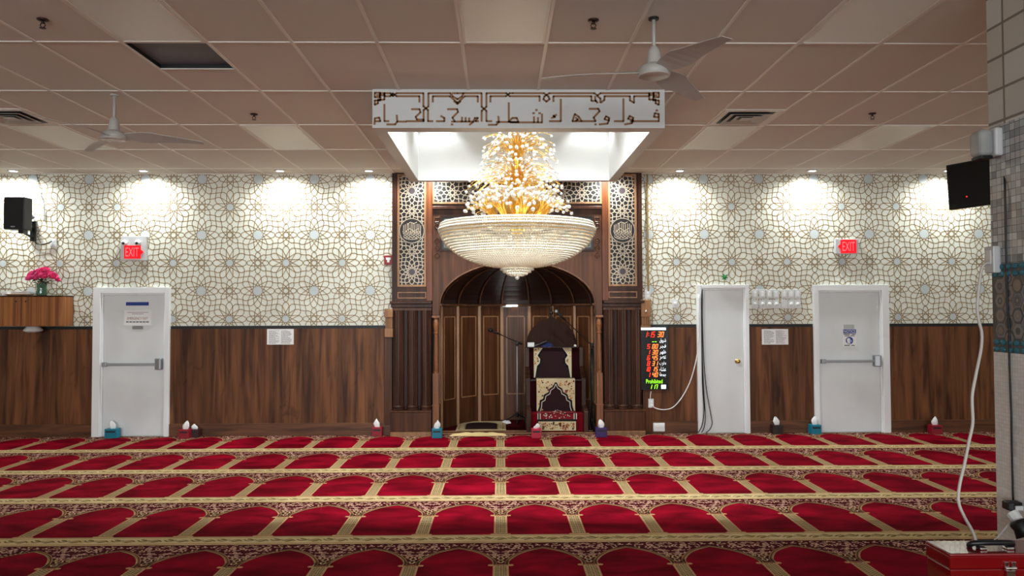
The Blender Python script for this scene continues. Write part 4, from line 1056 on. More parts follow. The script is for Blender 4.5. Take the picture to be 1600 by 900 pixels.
def cable(px_pts, Y, r, m, label, cat='cable', smooth=6, name='cable', last=None):
    P = [at(*(q[:2]), q[2] if len(q) > 2 else Y) for q in px_pts]
    if last is not None: P[-1].z = last
    o = MB().tube(spline(P, smooth), r, 6).build(name, m, smooth=True); return tag(o, label, cat)
cable([(54, 376), (57, 381), (65, 382), (74, 380), (81, 377)], WALL-.03, .007, M['black'], 'short black speaker cable running to the wall outlet')
cable([(57, 271), (60, 285), (64, 305), (69, 318), (69, 345)], WALL-.012, .005, mat('cable_grey', (96, 98, 98), .5), 'thin grey cable dropping from the ceiling beside the black speaker')
cable([(66, 312), (64, 325), (58, 329), (52, 328)], WALL-.05, .005, M['papersheet'], 'thin pale cable looping behind the black speaker')
def plate(x0, x1, y0, y1, kind, label, group=None, cat='switch plate', Y=WALL, name='switch_plate'):
    a, b = at(x0, y1, Y-.012), at(x1, y0, Y-.012); cx, cz = (a.x+b.x)/2, (a.z+b.z)/2
    t = thing(name, (cx, Y, cz), label, cat, group)
    MB().box(a.x, b.x, Y-.014, Y-.001, a.z, b.z).build('cover', M['white'], t, bevel=.004)
    if kind == 'rocker': MB().box(cx-.018, cx+.018, Y-.022, Y-.013, cz-.036, cz+.036).build('rocker', M['door_frame'], t, bevel=.003)
    if kind == 'knob':
        k = MB().lathe([(.024, 0), (.022, .022), (.016, .026), (0, .026)], (0, 0, 0), 18); k.xform(Matrix.Translation((cx, Y-.013, cz)) @ Matrix.Rotation(PI/2, 4, 'X')); k.build('dial', M['door_frame'], t, smooth=True)
    if kind == 'outlet':
        for dz in (-.022, .022): MB().box(cx-.017, cx+.017, Y-.018, Y-.013, cz+dz-.015, cz+dz+.015).build('socket', M['door_frame'], t, bevel=.006)
    return t
plate(78, 88, 373, 385.5, 'outlet', 'white wall outlet with the speaker plug beside the black speaker', cat='outlet', name='wall_outlet')
xs = (1179.6, 1191.4, 1202.2, 1212.8, 1225.8, 1236.4, 1246.4)
ordn = ('first', 'second', 'third', 'fourth', 'fifth', 'sixth', 'seventh')
for i, x in enumerate(xs):
    plate(x-4.8, x+4.8, 452.5, 466.8, 'rocker', 'white rocker plate, %s from the narrow door in the upper row' % ordn[i], 'switch plates right of the narrow door')
    plate(x-4.8, x+4.8, 468.5, 482, 'blank' if i == 4 else 'knob', ('white blank plate in the lower row of switch plates' if i == 4 else 'white dial plate, %s from the narrow door in the lower row' % ordn[i]), 'switch plates right of the narrow door')
plate(1007.5, 1016.5, 453, 467, 'outlet', 'white outlet plate beside the upper right of the wooden niche', cat='outlet', name='wall_outlet')
plate(1050.5, 1059.5, 467.5, 481, 'knob', 'white dial plate alone between the prayer clock and the narrow door')
plate(1013, 1021.5, 623, 637, 'outlet', 'white outlet with two plugs below the prayer clock', cat='outlet', name='wall_outlet', Y=YW-.02)
a, b = at(1021, 674.5, YW-.05), at(1039, 661, YW-.05)
t = thing('junction_box', ((a.x+b.x)/2, YW-.02, a.z), 'low white wall box beside the niche plinth under the prayer clock', 'wall box')
MB().box(a.x, b.x, YW-.05, YW, a.z, b.z).build('cover', M['white'], t, bevel=.008); MB().box(a.x+.01, b.x-.01, YW-.055, YW-.05, (a.z+b.z)/2+.01, b.z-.012).build('lid', M['door_frame'], t, bevel=.003)
# boards on both sides of the niche
for i, (x0, x1, y0, y1, yb_) in enumerate(((600, 614.5, 527, 664, WALL-.05), (1001.5, 1018, 512, 681, WALL-.05))):
    mb = MB(); a, b = at(x0, y1, yb_), at(x1, y0, yb_); mb.box(a.x, b.x, yb_, WALL, max(a.z, .015), b.z); mb.build('trim_%d' % (i+21), M['oak'], kind='structure', bevel=.003)
a, b = at(1012, 455, WALL), at(1014.5, 272, WALL)
MB().box(a.x-.006, a.x+.018, WALL-.014, WALL-.001, a.z, b.z).build('trim_23', M['paper_line'], kind='structure')
M['bracket_wood'] = wood('bracket_wood', (136, 94, 60), (172, 126, 86), .45, 14, 1.2)
def bracket(x0, x1, y0, y1, y2, y3, lamp_dot, label):
    ya = WALL-.12; a, b = at(x0, y1, ya), at(x1, y0, ya)
    t = thing('wall_bracket', ((a.x+b.x)/2, WALL, at(x0, y3, ya).z), label, 'wall bracket', 'carved wooden wall brackets beside the niche')
    MB().box(a.x, b.x, ya, WALL-.002, a.z, b.z).build('head', M['bracket_wood'], t, bevel=.006)
    zl_ = at(x0, y2, ya).z; mb = MB(); mb.box(a.x+.008, b.x-.008, ya+.03, WALL-.002, zl_, a.z)
    n = 4; w_ = (b.x-a.x-.02)/n
    for k in range(n): mb.box(a.x+.01+k*w_+.006, a.x+.01+(k+1)*w_-.006, ya+.012, ya+.03, zl_+.006, a.z)
    mb.build('fluted_body', M['bracket_wood'], t, bevel=.004)
    MB().box(a.x, b.x, ya+.02, WALL-.002, at(x0, y3, ya).z, zl_).build('foot', M['bracket_wood'], t, bevel=.006)
    if lamp_dot:
        p = at(1009, 487, ya); MB().ball((p.x, ya, p.z), .022, hi=True).build('knob', M['chrome'], t, smooth=True)
bracket(600.5, 613.5, 483, 496, 513, 527, False, 'carved wooden wall bracket left of the niche')
bracket(1002, 1017, 468.5, 495, 508, 512, True, 'carved wooden wall bracket above the prayer clock')
# fire alarm pull
a, b = at(600, 413.5, WALL-.05), at(613.5, 399, WALL-.05); ra = mat('alarm_red', (140, 16, 26), .4)
t = thing('fire_alarm', ((a.x+b.x)/2, WALL, a.z), 'red fire alarm pull box on the wallpaper left of the niche', 'fire alarm')
MB().box(a.x, b.x, WALL-.05, WALL-.001, a.z, b.z).build('housing', ra, t, bevel=.006)
cx, cz = (a.x+b.x)/2, (a.z+b.z)/2
MB().box(cx-.034, cx+.034, WALL-.056, WALL-.05, cz+.0, cz+.034).box(cx-.016, cx+.016, WALL-.06, WALL-.05, cz-.034, cz+.004).build('pull_handle', M['white'], t, bevel=.004)
# green star ornament
p = at(1132.5, 433, WALL-.02); mb = MB()
mb.prism([(p.x+(.055 if k % 2 else .022)*math.cos(k*PI/6+.3), p.z+(.05 if k % 2 else .022)*math.sin(k*PI/6+.3)) for k in range(12)], WALL-.02, WALL-.004); mb.ball((p.x, WALL-.024, p.z), .018)
tag(mb.build('star_ornament', mat('ornament_green', (22, 120, 52), .4)), 'small green star ornament above the narrow door', 'ornament')

# prayer clock
yc = WALL-.085; a, b = at(1000.5, 609.5, yc), at(1044.5, 507, yc)
ck = thing('prayer_clock', ((a.x+b.x)/2, YW, a.z), 'black digital prayer-time board with red and green numerals', 'clock')
MB().box(a.x, b.x, yc, YW-.002, a.z, b.z).build('case', M['satin_black'], ck, bevel=.004)
MB().box(a.x+.012, b.x-.012, yc-.003, yc+.002, a.z+.012, b.z-.012).build('screen', mat('clock_glass', (8, 8, 10), .25), ck)
E_red = mat('led_red', (255, 60, 30), .5, emit=(255, 44, 22), estr=1.5); E_amb = mat('led_amber', (255, 170, 80), .5, emit=(255, 120, 44), estr=1.5)
E_grn = mat('led_green', (160, 255, 40), .5, emit=(150, 255, 30), estr=1.3); E_wht = mat('led_white', (255, 255, 255), .5, emit=(235, 245, 255), estr=1.0)
SEG = {'0': 'abcdef', '1': 'bc', '2': 'abged', '3': 'abgcd', '4': 'fgbc', '5': 'afgcd', '6': 'afgedc', '7': 'abc', '8': 'abcdefg', '9': 'abfgcd', '-': 'g'}
SP = {'a': ((0, 1), (1, 1)), 'b': ((1, 1), (1, .5)), 'c': ((1, .5), (1, 0)), 'd': ((0, 0), (1, 0)), 'e': ((0, 0), (0, .5)), 'f': ((0, .5), (0, 1)), 'g': ((0, .5), (1, .5))}
ys_ = yc-.006
def digits(body, x0, x1, py, hpx, m, name='numerals'):
    z = at(1020, py, yc).z; h = hpx/110.; X0_, X1_ = at(x0, py, yc).x, at(x1, py, yc).x
    n = sum(.45 if c in ' :' else 1 for c in body); w_ = (X1_-X0_)/n; x = X0_; mb = MB()
    for c in body:
        if c == ' ': x += w_*.45; continue
        if c == ':':
            for dz in (-.2, .2): mb.box(x+w_*.15, x+w_*.32, ys_-.001, ys_+.003, z+h*dz-.006, z+h*dz+.006)
            x += w_*.45; continue
        for s in SEG[c]:
            (u0, v0), (u1, v1) = SP[s]; f = lambda u, v: (x+w_*(.12+.58*u)+.018*h/.08*(v-.5), ys_, z-h/2+h*v)
            mb.strips([[(f(u0, v0)[0], f(u0, v0)[2]), (f(u1, v1)[0], f(u1, v1)[2])]], .0088, lambda u, v: (u, ys_, v))
        x += w_
    mb.build(name, m, ck)
mb = MB()
for k in range(5): wbox(mb, 1001.5+k*7.9, 1008.8+k*7.9, 511.8, 515.8, ys_, ys_+.003)
mb.build('heading_tiles', E_wht, ck)
digits('1:15', 1007.5, 1024, 522.5, 8, E_red); digits('30', 1027.5, 1038, 522.5, 7.5, E_amb)
digits('--', 1018.5, 1027, 534, 6, E_grn)
for (bd, py, x0) in (('5', 541.3, 1011), ('1', 550.3, 1011), ('6', 559.2, 1011), ('8', 568, 1011), ('10', 576.7, 1008.5), ('1', 585.5, 1012)):
    digits(bd, x0, 1016.8, py, 6.2, E_red)
for (bd, py) in (('00', 541.3), ('30', 550.3), ('45', 559.2), ('31', 568), ('15', 576.7), ('40', 585.5)): digits(bd, 1019, 1028.8, py, 6.2, E_amb)
AR = ['\uFED5\uFEED\uFEAE\uFEB7', '\uFEAE\uFEA0\uFED3', '\uFEAE\uFEEC\uFEC7', '\uFEAE\uFEBC\uFECB', '\uFE8F\uFEAE\uFED0\uFEE3', '\uFE80\uFE8E\uFEB8\uFECB', '\uFE94\uFECC\uFEE4\uFE9F']
for w_, py in zip(AR, (532.5, 541.3, 550.3, 559.2, 568, 576.7, 585.5)):
    p0, p1 = at(1030.5, py+3.6, yc), at(1040.5, py-3.6, yc); text(ck, 'label_lettering', w_, p0.x, p1.x, p0.z, p1.z, ys_, E_wht)
p0, p1 = at(1009.5, 599, yc), at(1035, 592.5, yc); text(ck, 'lettering', 'Prohibited', p0.x, p1.x, p0.z, p1.z, ys_, E_grn, label='green word Prohibited')
digits('1 17', 1015.5, 1028, 604.3, 6, E_grn)
p0, p1 = at(1033, 607.5, yc), at(1040.5, 601, yc); mb = MB(); mb.box(p0.x, p1.x, ys_, ys_+.003, p0.z, p1.z); mb.build('label_tile', E_wht, ck)
# cables at the clock, the narrow door and the niche foot
cable([(1017.5, 611), (1016.5, 616), (1016, 624)], YW-.03, .006, M['papersheet'], 'short white cord from the prayer clock down to its outlet')
cable([(1019, 634, YW-.06), (1025, 638), (1038, 640), (1052, 636), (1066, 620), (1078, 597), (1086, 570), (1090, 548), (1092, 520, WALL-.08), (1092, 460, WALL-.08)], YW-.03, .0085, M['papersheet'], 'white cord swinging from the low outlet up to the narrow door frame')
for q, lb in (([(1097.5, 452), (1096, 470), (1096.5, 540), (1097.5, 600), (1100, 640), (1097, 664), (1091, 675)], 'black cable down the narrow door, nearest its left jamb'), ([(1097.5, 452), (1096.5, 500), (1097.5, 560), (1099.5, 610), (1102, 650), (1100, 668), (1096, 675)], 'black cable down the narrow door, middle of three'), ([(1097.5, 452), (1097.5, 500), (1099.5, 560), (1104, 610), (1111, 650), (1112.5, 662), (1109, 671), (1103, 675)], 'black cable bowing furthest across the narrow door')):
    cable(q, WALL-.085, .0065, M['black'], lb, last=.03)
cable([(936, 668, 10.66), (950, 673, 10.56), (968, 676, 10.55), (985, 674.5, 10.55), (1010, 676, 10.55), (1040, 675, 10.56), (1070, 675.5, 10.57), (1092, 675, 10.6)], 10.6, .008, M['black'], 'black cable snaking along the wall foot right of the niche')
for o in (bpy.data.objects[n_] for n_ in [x.name for x in bpy.data.objects if x.get('label') == 'black cable snaking along the wall foot right of the niche']):
    for v in o.data.vertices: v.co.z = max(.0155, min(v.co.z, .05))
a = atz(988, 679, .016); b = atz(1008, 679, .016)
t = thing('power_strip', ((a.x+b.x)/2, a.y, .016), 'white power strip lying on the carpet edge right of the niche', 'power strip')
MB().box(a.x, b.x, a.y-.03, a.y+.03, .0155, .05).build('body', M['white'], t, bevel=.008)
for k in range(3): MB().box(a.x+.03+k*.05, a.x+.06+k*.05, a.y-.016, a.y+.016, .05, .053).build('socket', M['sign_grey'], t, bevel=.002)

# notices
def sheet(x0, x1, y0, y1, label):
    ya = YW-.004; a, b = at(x0, y1, ya), at(x1, y0, ya)
    t = thing('notice', ((a.x+b.x)/2, YW, a.z), label, 'notice', 'white notices on the wooden wainscot')
    MB().box(a.x, b.x, ya, YW-.0005, a.z, b.z).build('sheet', M['papersheet'], t)
    mb = MB(); rr = random.Random(int(x0)); mid = (a.x+b.x)/2
    for u0, u1 in ((a.x+.03, mid-.015), (mid+.012, b.x-.03)):
        z = b.z-.022
        while z > a.z+.018:
            e = u1-rr.choice((0, 0, .02, .05)); x = u0
            while x < e:
                x2 = min(e, x+rr.uniform(.012, .04)); mb.poly([(x, ya-.0005, z-.0055), (x2, ya-.0005, z-.0055), (x2, ya-.0005, z), (x, ya-.0005, z)]); x = x2+.005
            z -= .0135
    mb.build('print', M['ink'], t)
sheet(417, 459, 514, 538.5, 'white two-column notice on the wainscot left of the niche'); sheet(1190.5, 1231.5, 514, 538.5, 'white two-column notice on the wainscot below the switch plates')
YD = WALL-.026
a, b = at(197, 477.5, YD), at(232.5, 472, YD); tag(MB().box(a.x, b.x, YD-.004, YD-.0005, a.z, b.z).build('tape_strip', M['blue']), 'dark blue strip stuck on the emergency exit door', 'strip')
a, b = at(194, 508.5, YD), at(236.5, 484.5, YD)
t = thing('door_sign', ((a.x+b.x)/2, YD, a.z), 'white emergency exit sign stuck on the left door', 'sign')
MB().box(a.x, b.x, YD-.006, YD-.0005, a.z, b.z).build('board', M['papersheet'], t, bevel=.002)
ysn = YD-.0068
p0, p1 = at(199, 499.5, ysn), at(231, 495.5, ysn); text(t, 'lettering', 'EMERGENCY EXIT', p0.x, p1.x, p0.z, p1.z, ysn, M['ink_red'], label='EMERGENCY EXIT in red')
mb = MB()
for y_, x0, x1 in ((488, 199, 232), (490.6, 206, 224)): p0, p1 = at(x0, y_+.5, ysn), at(x1, y_-.2, ysn); mb.poly([(p0.x, ysn, p0.z), (p1.x, ysn, p0.z), (p1.x, ysn, p1.z), (p0.x, ysn, p1.z)])
for k in range(7): p0, p1 = at(197+k*5.2, 504, ysn), at(201.2+k*5.2, 502, ysn); mb.poly([(p0.x, ysn, p0.z), (p1.x, ysn, p0.z), (p1.x, ysn, p1.z), (p0.x, ysn, p1.z)])
mb.build('fine_print', M['ink'], t)
a, b = at(207, 514.5, YD), at(223.5, 509.3, YD); tag(MB().box(a.x, b.x, YD-.004, YD-.0005, a.z, b.z).build('door_label', mat('label_grey', (138, 138, 138), .4, .3)), 'small grey label below the emergency exit sign', 'label')
a, b = at(1317, 541.5, YD), at(1337.5, 514, YD)
t = thing('door_sign', ((a.x+b.x)/2, YD, a.z), 'white and blue notice sign with a round pictogram on the right door', 'sign')
MB().box(a.x, b.x, YD-.005, YD-.0005, a.z, b.z).build('board', M['papersheet'], t)
ysn = YD-.0056
p0, p1 = at(1317.3, 521, YD), at(1337.2, 514.3, YD); MB().poly([(p0.x, ysn, p0.z), (p1.x, ysn, p0.z), (p1.x, ysn, p1.z), (p0.x, ysn, p1.z)]).build('header', M['blue'], t)
p0, p1 = at(1318.6, 519.9, YD), at(1336, 515.4, YD); text(t, 'lettering', 'NOTICE', p0.x, p1.x, p0.z, p1.z, ysn-.0006, M['papersheet'], label='NOTICE in white')
mb = MB()
for y_, segs in ((522.4, ((1317.8, 1328), (1330, 1336.5))), (524.8, ((1319.5, 1327), (1328.2, 1335)))):
    for x0, x1 in segs: p0, p1 = at(x0, y_+.6, YD), at(x1, y_-.6, YD); mb.poly([(p0.x, ysn, p0.z), (p1.x, ysn, p0.z), (p1.x, ysn, p1.z), (p0.x, ysn, p1.z)])
for x0, x1 in ((1319, 1327.5), (1330, 1335.5)): p0, p1 = at(x0, 540.2, YD), at(x1, 539, YD); mb.poly([(p0.x, ysn, p0.z), (p1.x, ysn, p0.z), (p1.x, ysn, p1.z), (p0.x, ysn, p1.z)])
mb.build('fine_print', M['ink_black'], t)
p = at(1327, 532, YD); r_ = .053
MB().poly([(p.x+r_*math.cos(i*PI/12), ysn, p.z+r_*math.sin(i*PI/12)) for i in range(24)]).build('pictogram_disc', M['blue'], t)
MB().poly([(p.x-.012+.026*math.cos(i*PI/8), ysn-.0006, p.z+.004+.032*math.sin(i*PI/8)) for i in range(16)]).poly([(p.x-.03, ysn-.0006, p.z-.042), (p.x+.012, ysn-.0006, p.z-.046), (p.x+.010, ysn-.0006, p.z-.02), (p.x-.03, ysn-.0006, p.z-.02)]).build('pictogram_head', M['papersheet'], t)
MB().poly([(p.x+.004, ysn-.0012, p.z-.02), (p.x+.034, ysn-.0012, p.z-.022), (p.x+.036, ysn-.0012, p.z+.008), (p.x+.004, ysn-.0012, p.z+.012)]).build('pictogram_mask', mat('mask_pale', (150, 170, 214), .5), t)
a, b = at(1318, 513.6, YD), at(1334.5, 507, YD); tag(MB().box(a.x, b.x, YD-.004, YD-.0005, a.z, b.z).build('tape_piece', mat('tape_clear', (186, 188, 186), .15, .2), bevel=.001), 'shiny clear tape above the blue notice sign', 'tape')

# ------------------------------------------------------------------ wall cabinet with roses
yc0 = 10.44; xr = at(115, 485, WALL-.02).x; xg = at(33, 485, yc0).x; xe = at(97, 485, yc0).x; xl = xg-(xr-xg); z0, z1 = at(30, 510, yc0).z, at(30, 463.5, yc0).z
t = thing('wall_cabinet', ((xl+xr)/2, WALL, z0), 'striped brown wooden wall cabinet under the black speaker', 'cabinet')
MB().box(xl, xr, yc0+.022, WALL-.022, z0, z1).build('body', M['cabinet'], t, bevel=.003)
for a, b, hx in ((xl+.004, xg-.008, xg-.07), (xg+.008, xr-.004, xg+.06)):
    d_ = MB().box(a, b, yc0, yc0+.020, z0+.004, z1-.004).build('door', M['cabinet'], t, bevel=.004)
    k = MB().lathe([(0, -.002), (.010, -.002), (.012, .002), (0, .004)], (0, 0, 0), 12); k.xform(Matrix.Translation((hx, yc0, z1-.065)) @ Matrix.Rotation(PI/2, 4, 'X')); k.build('finger_hole', M['black'], d_)
MB().box(xl-.004, xr+.004, yc0-.004, WALL-.022, z1, z1+.014).build('top_board', M['walnut_dark'], t, bevel=.003)
zt1 = z1+.0145
p = at(52, 510, 10.56)
t = thing('dome_light', (p.x, 10.56, z0), 'round white dome light fixed under the wall cabinet', 'light')
MB().lathe([(.0, 0), (.075, 0), (.085, -.012), (.118, -.05), (.118, -.062), (.10, -.075), (.06, -.086), (0, -.09)], (p.x, 10.56, z0), 28).build('shade', mat('dome_white', (196, 196, 198), .3), t, smooth=True)
# tray with paper and a stack of plates
p = at(30, 461, 10.56)
t = thing('tray', (p.x, 10.56, zt1), 'flat brown tray on the wall cabinet left of the roses', 'tray')
MB().lathe([(0, .004), (.15, .004), (.20, .022), (.206, .020), (.16, 0), (0, 0)], (p.x, 10.56, zt1), 30, sy=.55).build('dish', M['trim'], t, smooth=True)
t = thing('paper_stack', (p.x+.02, 10.56, zt1+.02), 'white folded papers lying on the brown tray', 'papers')
for k, (dx, w_) in enumerate(((0, .17), (.02, .13), (-.01, .10))):
    MB().box(p.x+.02+dx-w_, p.x+.02+dx+w_, 10.50, 10.61, zt1+.0205+k*.015, zt1+.031+k*.015).build('paper_sheet', M['papersheet'], t, bevel=.004)
p = at(10.5, 459, 10.54); tag(MB().box(p.x-.045, p.x+.03, 10.50, 10.58, zt1, zt1+.065).build('carton', M['papersheet'], bevel=.004), 'small white carton at the left of the tray on the cabinet', 'carton')
p = at(65, 455, 10.55); vx, vy = p.x, 10.55; vz = zt1
t = thing('vase', (vx, vy, vz), 'green glass vase of pink roses on the wall cabinet', 'vase')
MB().lathe([(0, 0), (.062, 0), (.066, .02), (.060, .08), (.064, .15), (.068, .165), (.062, .165), (.056, .15), (.052, .08), (.056, .02), (0, .012)], (vx, vy, vz), 24).build('glass', mat('green_glass', (120, 170, 140), .06, trans=.7, ior=1.45), t, smooth=True)
MB().lathe([(0, .014), (.052, .02), (.05, .08), (.051, .11), (0, .11)], (vx, vy, vz), 18).build('water', mat('vase_water', (70, 120, 100), .1), t, smooth=True)
M['rose'] = mat('rose_pink', (226, 62, 128), .6, noise=((240, 110, 160), (18, 18, 18), 2, .35, .7)); M['leaf'] = mat('leaf_green', (22, 48, 26), .55)
rr = random.Random(8)
roses = [(46, 434, -.03, 'pink rose lowest on the left of the bouquet'), (49.5, 428, .03, 'pink rose second from the left of the bouquet'), (56.5, 433, -.07, 'pink rose in the front left of the bouquet'), (61, 423.5, .05, 'pink rose at the upper left of the bouquet'), (68.5, 431.5, -.08, 'pink rose in the front centre of the bouquet'), (70.5, 421.5, .02, 'pink rose topmost in the bouquet'), (63, 428, -.02, 'pink rose in the middle of the bouquet'), (79, 428, .03, 'pink rose on the upper right of the bouquet'), (83, 432, -.04, 'pink rose in the front right of the bouquet'), (89.5, 437, .01, 'small pink rose drooping furthest right of the bouquet')]
for (x, y, dy, lb) in roses:
    p = at(x, y, vy+dy); R0 = .048 if x < 88 else .032
    t = thing('rose', (p.x, p.y, p.z-R0), lb, 'rose', 'pink roses in the green vase')
    ax = Vector((p.x-vx, (p.y-vy)-.10, .22)).normalized(); rot = Vector((0, 0, 1)).rotation_difference(ax).to_matrix().to_4x4()
    mb = MB()
    for L, (rad, hgt, nn) in enumerate(((.30, .80, 3), (.55, .78, 4), (.82, .62, 5), (1.05, .42, 6))):
        for k in range(nn):
            a0 = k*2*PI/nn+L*.9; wd = 2*PI/nn*.72; vs = []; n1, n2 = 5, 4
            for j in range(n2+1):
                v = j/n2
                for i in range(n1+1):
                    u = i/n1*2-1; ra = R0*(rad*(.35+.65*math.sin(v*PI*.55))+.10*L*v*v); aa = a0+u*wd*(.5+.3*v)
                    vs.append((ra*math.cos(aa), ra*math.sin(aa), R0*(-.7+(hgt+.7)*v-.18*u*u*v)))
            mb.add(vs, [(j*(n1+1)+i, j*(n1+1)+i+1, (j+1)*(n1+1)+i+1, (j+1)*(n1+1)+i) for j in range(n2) for i in range(n1)])
    mb.ball((0, 0, R0*.1), R0*.32); mb.xform(Matrix.Translation(p) @ rot); mb.build('bloom', M['rose'], t, smooth=True)
    q = p-ax*R0*.6; MB().tube(spline([q, (q+Vector((vx, vy, vz+.17)))/2+Vector((0, 0, .015)), (vx+rr.uniform(-.02, .02), vy+rr.uniform(-.02, .02), vz+.12), (vx+rr.uniform(-.03, .03), vy+rr.uniform(-.03, .03), vz+.03)], 4), .004, 5).build('stem', M['leaf'], t, smooth=True)
    for k in range(4):
        c = q+(Vector((vx, vy, vz+.16))-q)*rr.uniform(.15, .75); a0 = rr.uniform(0, 6.28); d = Vector((math.cos(a0), math.sin(a0)-.3, rr.uniform(-.35, .15))).normalized(); sd = d.cross(Vector((0, 0, 1))).normalized(); L = rr.uniform(.06, .085)
        MB().add([c, c+d*L*.4+sd*L*.30, c+d*L, c+d*L*.4-sd*L*.30, c+d*L*.45-Vector((0, 0, .006))], [(0, 4, 1), (1, 4, 2), (2, 4, 3), (3, 4, 0)]).build('leaf', M['leaf'], t)

# ------------------------------------------------------------------ tissue boxes along the wall
TC = {'teal': (0, 118, 142), 'red': (140, 10, 34), 'brown': (52, 22, 22), 'purple': (54, 26, 96), 'black': (40, 26, 22), 'rose': (190, 24, 60)}
def tissue_box(px, py, colr, label, w_=.135, h_=.125, up=True, dy=0, seed=1):
    p = atz(px, py, .016); y = min(p.y+.065, 10.625)+dy; x = at(px, py-6, y).x
    t = thing('tissue_box', (x, y, .016), label, 'tissue box', 'tissue boxes on the carpet')
    m = bpy.data.materials.get('carton_'+colr) or mat('carton_'+colr, TC[colr], .5)
    b = MB().box(x-w_/2, x+w_/2, y-.06, y+.06, .016, .016+h_).build('carton', m, t, bevel=.004)
    MB().box(x-w_/2+.018, x+w_/2-.018, y-.062, y-.0605, .016+h_*.62, .016+h_*.80).build('stripe', mat('stripe_dark', (24, 22, 26), .5), b)
    rr = random.Random(seed); mb = MB(); n = 12; vs = []; zt = .016+h_
    lean = rr.uniform(-.03, .03)
    for j in range(5):
        v = j/4; ww = (.030+.022*math.sin(v*2.2))*(1-.88*v*v); 
        for i in range(n):
            a = 2*PI*i/n; q = ww*(1+.35*math.sin(3*a+seed+v*2)); vs.append((x+lean*v+q*math.cos(a), y+.45*q*math.sin(a), zt+(.105 if up else .06)*v+.012*math.sin(2*a+seed)*v))
    mb.add(vs, [(j*n+i, j*n+(i+1) % n, (j+1)*n+(i+1) % n, (j+1)*n+i) for j in range(4) for i in range(n)]+[tuple(4*n+i for i in range(n))])
    mb.build('tissue', mat('tissue_white', (236, 236, 236), .8), t, smooth=True)
for k, (px, py, c, lb, kw) in enumerate((
    (176, 685, 'teal', 'teal tissue box in front of the emergency exit door', dict(w_=.165)), (289.5, 686, 'red', 'dark red tissue box right of the emergency exit door', dict(up=True)),
    (305, 683, 'brown', 'dark brown tissue box tucked beside the dark red one', dict(up=False, h_=.11)), (590, 682, 'red', 'dark red tissue box against the wainscot left of the niche', dict()),
    (683, 681, 'teal', 'teal tissue box at the foot of the left turned post', dict()), (838, 682, 'rose', 'bright red tissue box in front of the pulpit chair', dict(up=False)),
    (939, 680.5, 'purple', 'purple tissue box at the foot of the right turned post', dict(w_=.15)), (1213.5, 678.5, 'black', 'black tissue box below the right wainscot notice', dict()),
    (1273, 678, 'teal', 'teal tissue box at the left jamb of the notice door', dict(w_=.145)), (1461, 679, 'red', 'dark red tissue box on the wall foot beside the pillar', dict(w_=.15)))):
    tissue_box(px, py, c, lb, seed=k+1, dy=-.16 if px in (683, 838, 939) else 0, **kw)

# ------------------------------------------------------------------ tiled pillar with its fittings
PX0, PY0, PY1, PX1 = 2.937, 3.55, 4.50, 3.60
zA = at(1565, 412, 4.4).z; zB = at(1565, 551, 4.4).z; zC = at(1565, 195, 4.4).z
def mosaic(name, c1, c2, tile, mortar, rough):
    m = bpy.data.materials.new(name); m.use_nodes = True; nt = m.node_tree; b = nt.nodes['Principled BSDF']; b.inputs['Roughness'].default_value = rough
    tc = nt.nodes.new('ShaderNodeTexCoord'); sp = nt.nodes.new('ShaderNodeSeparateXYZ'); cb = nt.nodes.new('ShaderNodeCombineXYZ'); ad = nt.nodes.new('ShaderNodeMath')
    nt.links.new(tc.outputs['Object'], sp.inputs[0]); nt.links.new(sp.outputs[0], ad.inputs[0]); nt.links.new(sp.outputs[1], ad.inputs[1]); nt.links.new(ad.outputs[0], cb.inputs[0]); nt.links.new(sp.outputs[2], cb.inputs[1])
    br = nt.nodes.new('ShaderNodeTexBrick'); br.offset = 0; br.inputs['Scale'].default_value = 1; br.inputs['Brick Width'].default_value = tile; br.inputs['Row Height'].default_value = tile
    br.inputs['Mortar Size'].default_value = tile*.045; br.inputs['Color1'].default_value = (*s2l(c1), 1); br.inputs['Color2'].default_value = (*s2l(c2), 1); br.inputs['Mortar'].default_value = (*s2l(mortar), 1)
    nt.links.new(cb.outputs[0], br.inputs['Vector']); nt.links.new(br.outputs['Color'], b.inputs['Base Color'])
    # every tile sits at a slightly different angle, so some catch the lamps
    dv = nt.nodes.new('ShaderNodeVectorMath'); dv.operation = 'SCALE'; dv.inputs['Scale'].default_value = 1/tile; fl = nt.nodes.new('ShaderNodeVectorMath'); fl.operation = 'FLOOR'; wn = nt.nodes.new('ShaderNodeTexWhiteNoise')
    nt.links.new(cb.outputs[0], dv.inputs[0]); nt.links.new(dv.outputs[0], fl.inputs[0]); nt.links.new(fl.outputs[0], wn.inputs['Vector'])
    sb = nt.nodes.new('ShaderNodeVectorMath'); sb.operation = 'SUBTRACT'; sb.inputs[1].default_value = (.5, .5, .5); sc = nt.nodes.new('ShaderNodeVectorMath'); sc.operation = 'SCALE'; sc.inputs['Scale'].default_value = .16
    ge = nt.nodes.new('ShaderNodeNewGeometry'); a2 = nt.nodes.new('ShaderNodeVectorMath'); a2.operation = 'ADD'; nm = nt.nodes.new('ShaderNodeVectorMath'); nm.operation = 'NORMALIZE'
    nt.links.new(wn.outputs['Color'], sb.inputs[0]); nt.links.new(sb.outputs[0], sc.inputs[0]); nt.links.new(ge.outputs['Normal'], a2.inputs[0]); nt.links.new(sc.outputs[0], a2.inputs[1]); nt.links.new(a2.outputs[0], nm.inputs[0]); nt.links.new(nm.outputs[0], b.inputs['Normal'])
    return m
pt = thing('tiled_pillar', ((PX0+PX1)/2, (PY0+PY1)/2, 0), 'grey mosaic-tiled pillar with a band of patterned hexagon tiles', 'pillar', kind='thing')
MB().box(PX0, PX1, PY0, PY1, zC, CEIL-.0095).build('upper_casing', mosaic('casing_tile', (186, 185, 178), (198, 197, 190), .19, (120, 116, 108), .5), pt)
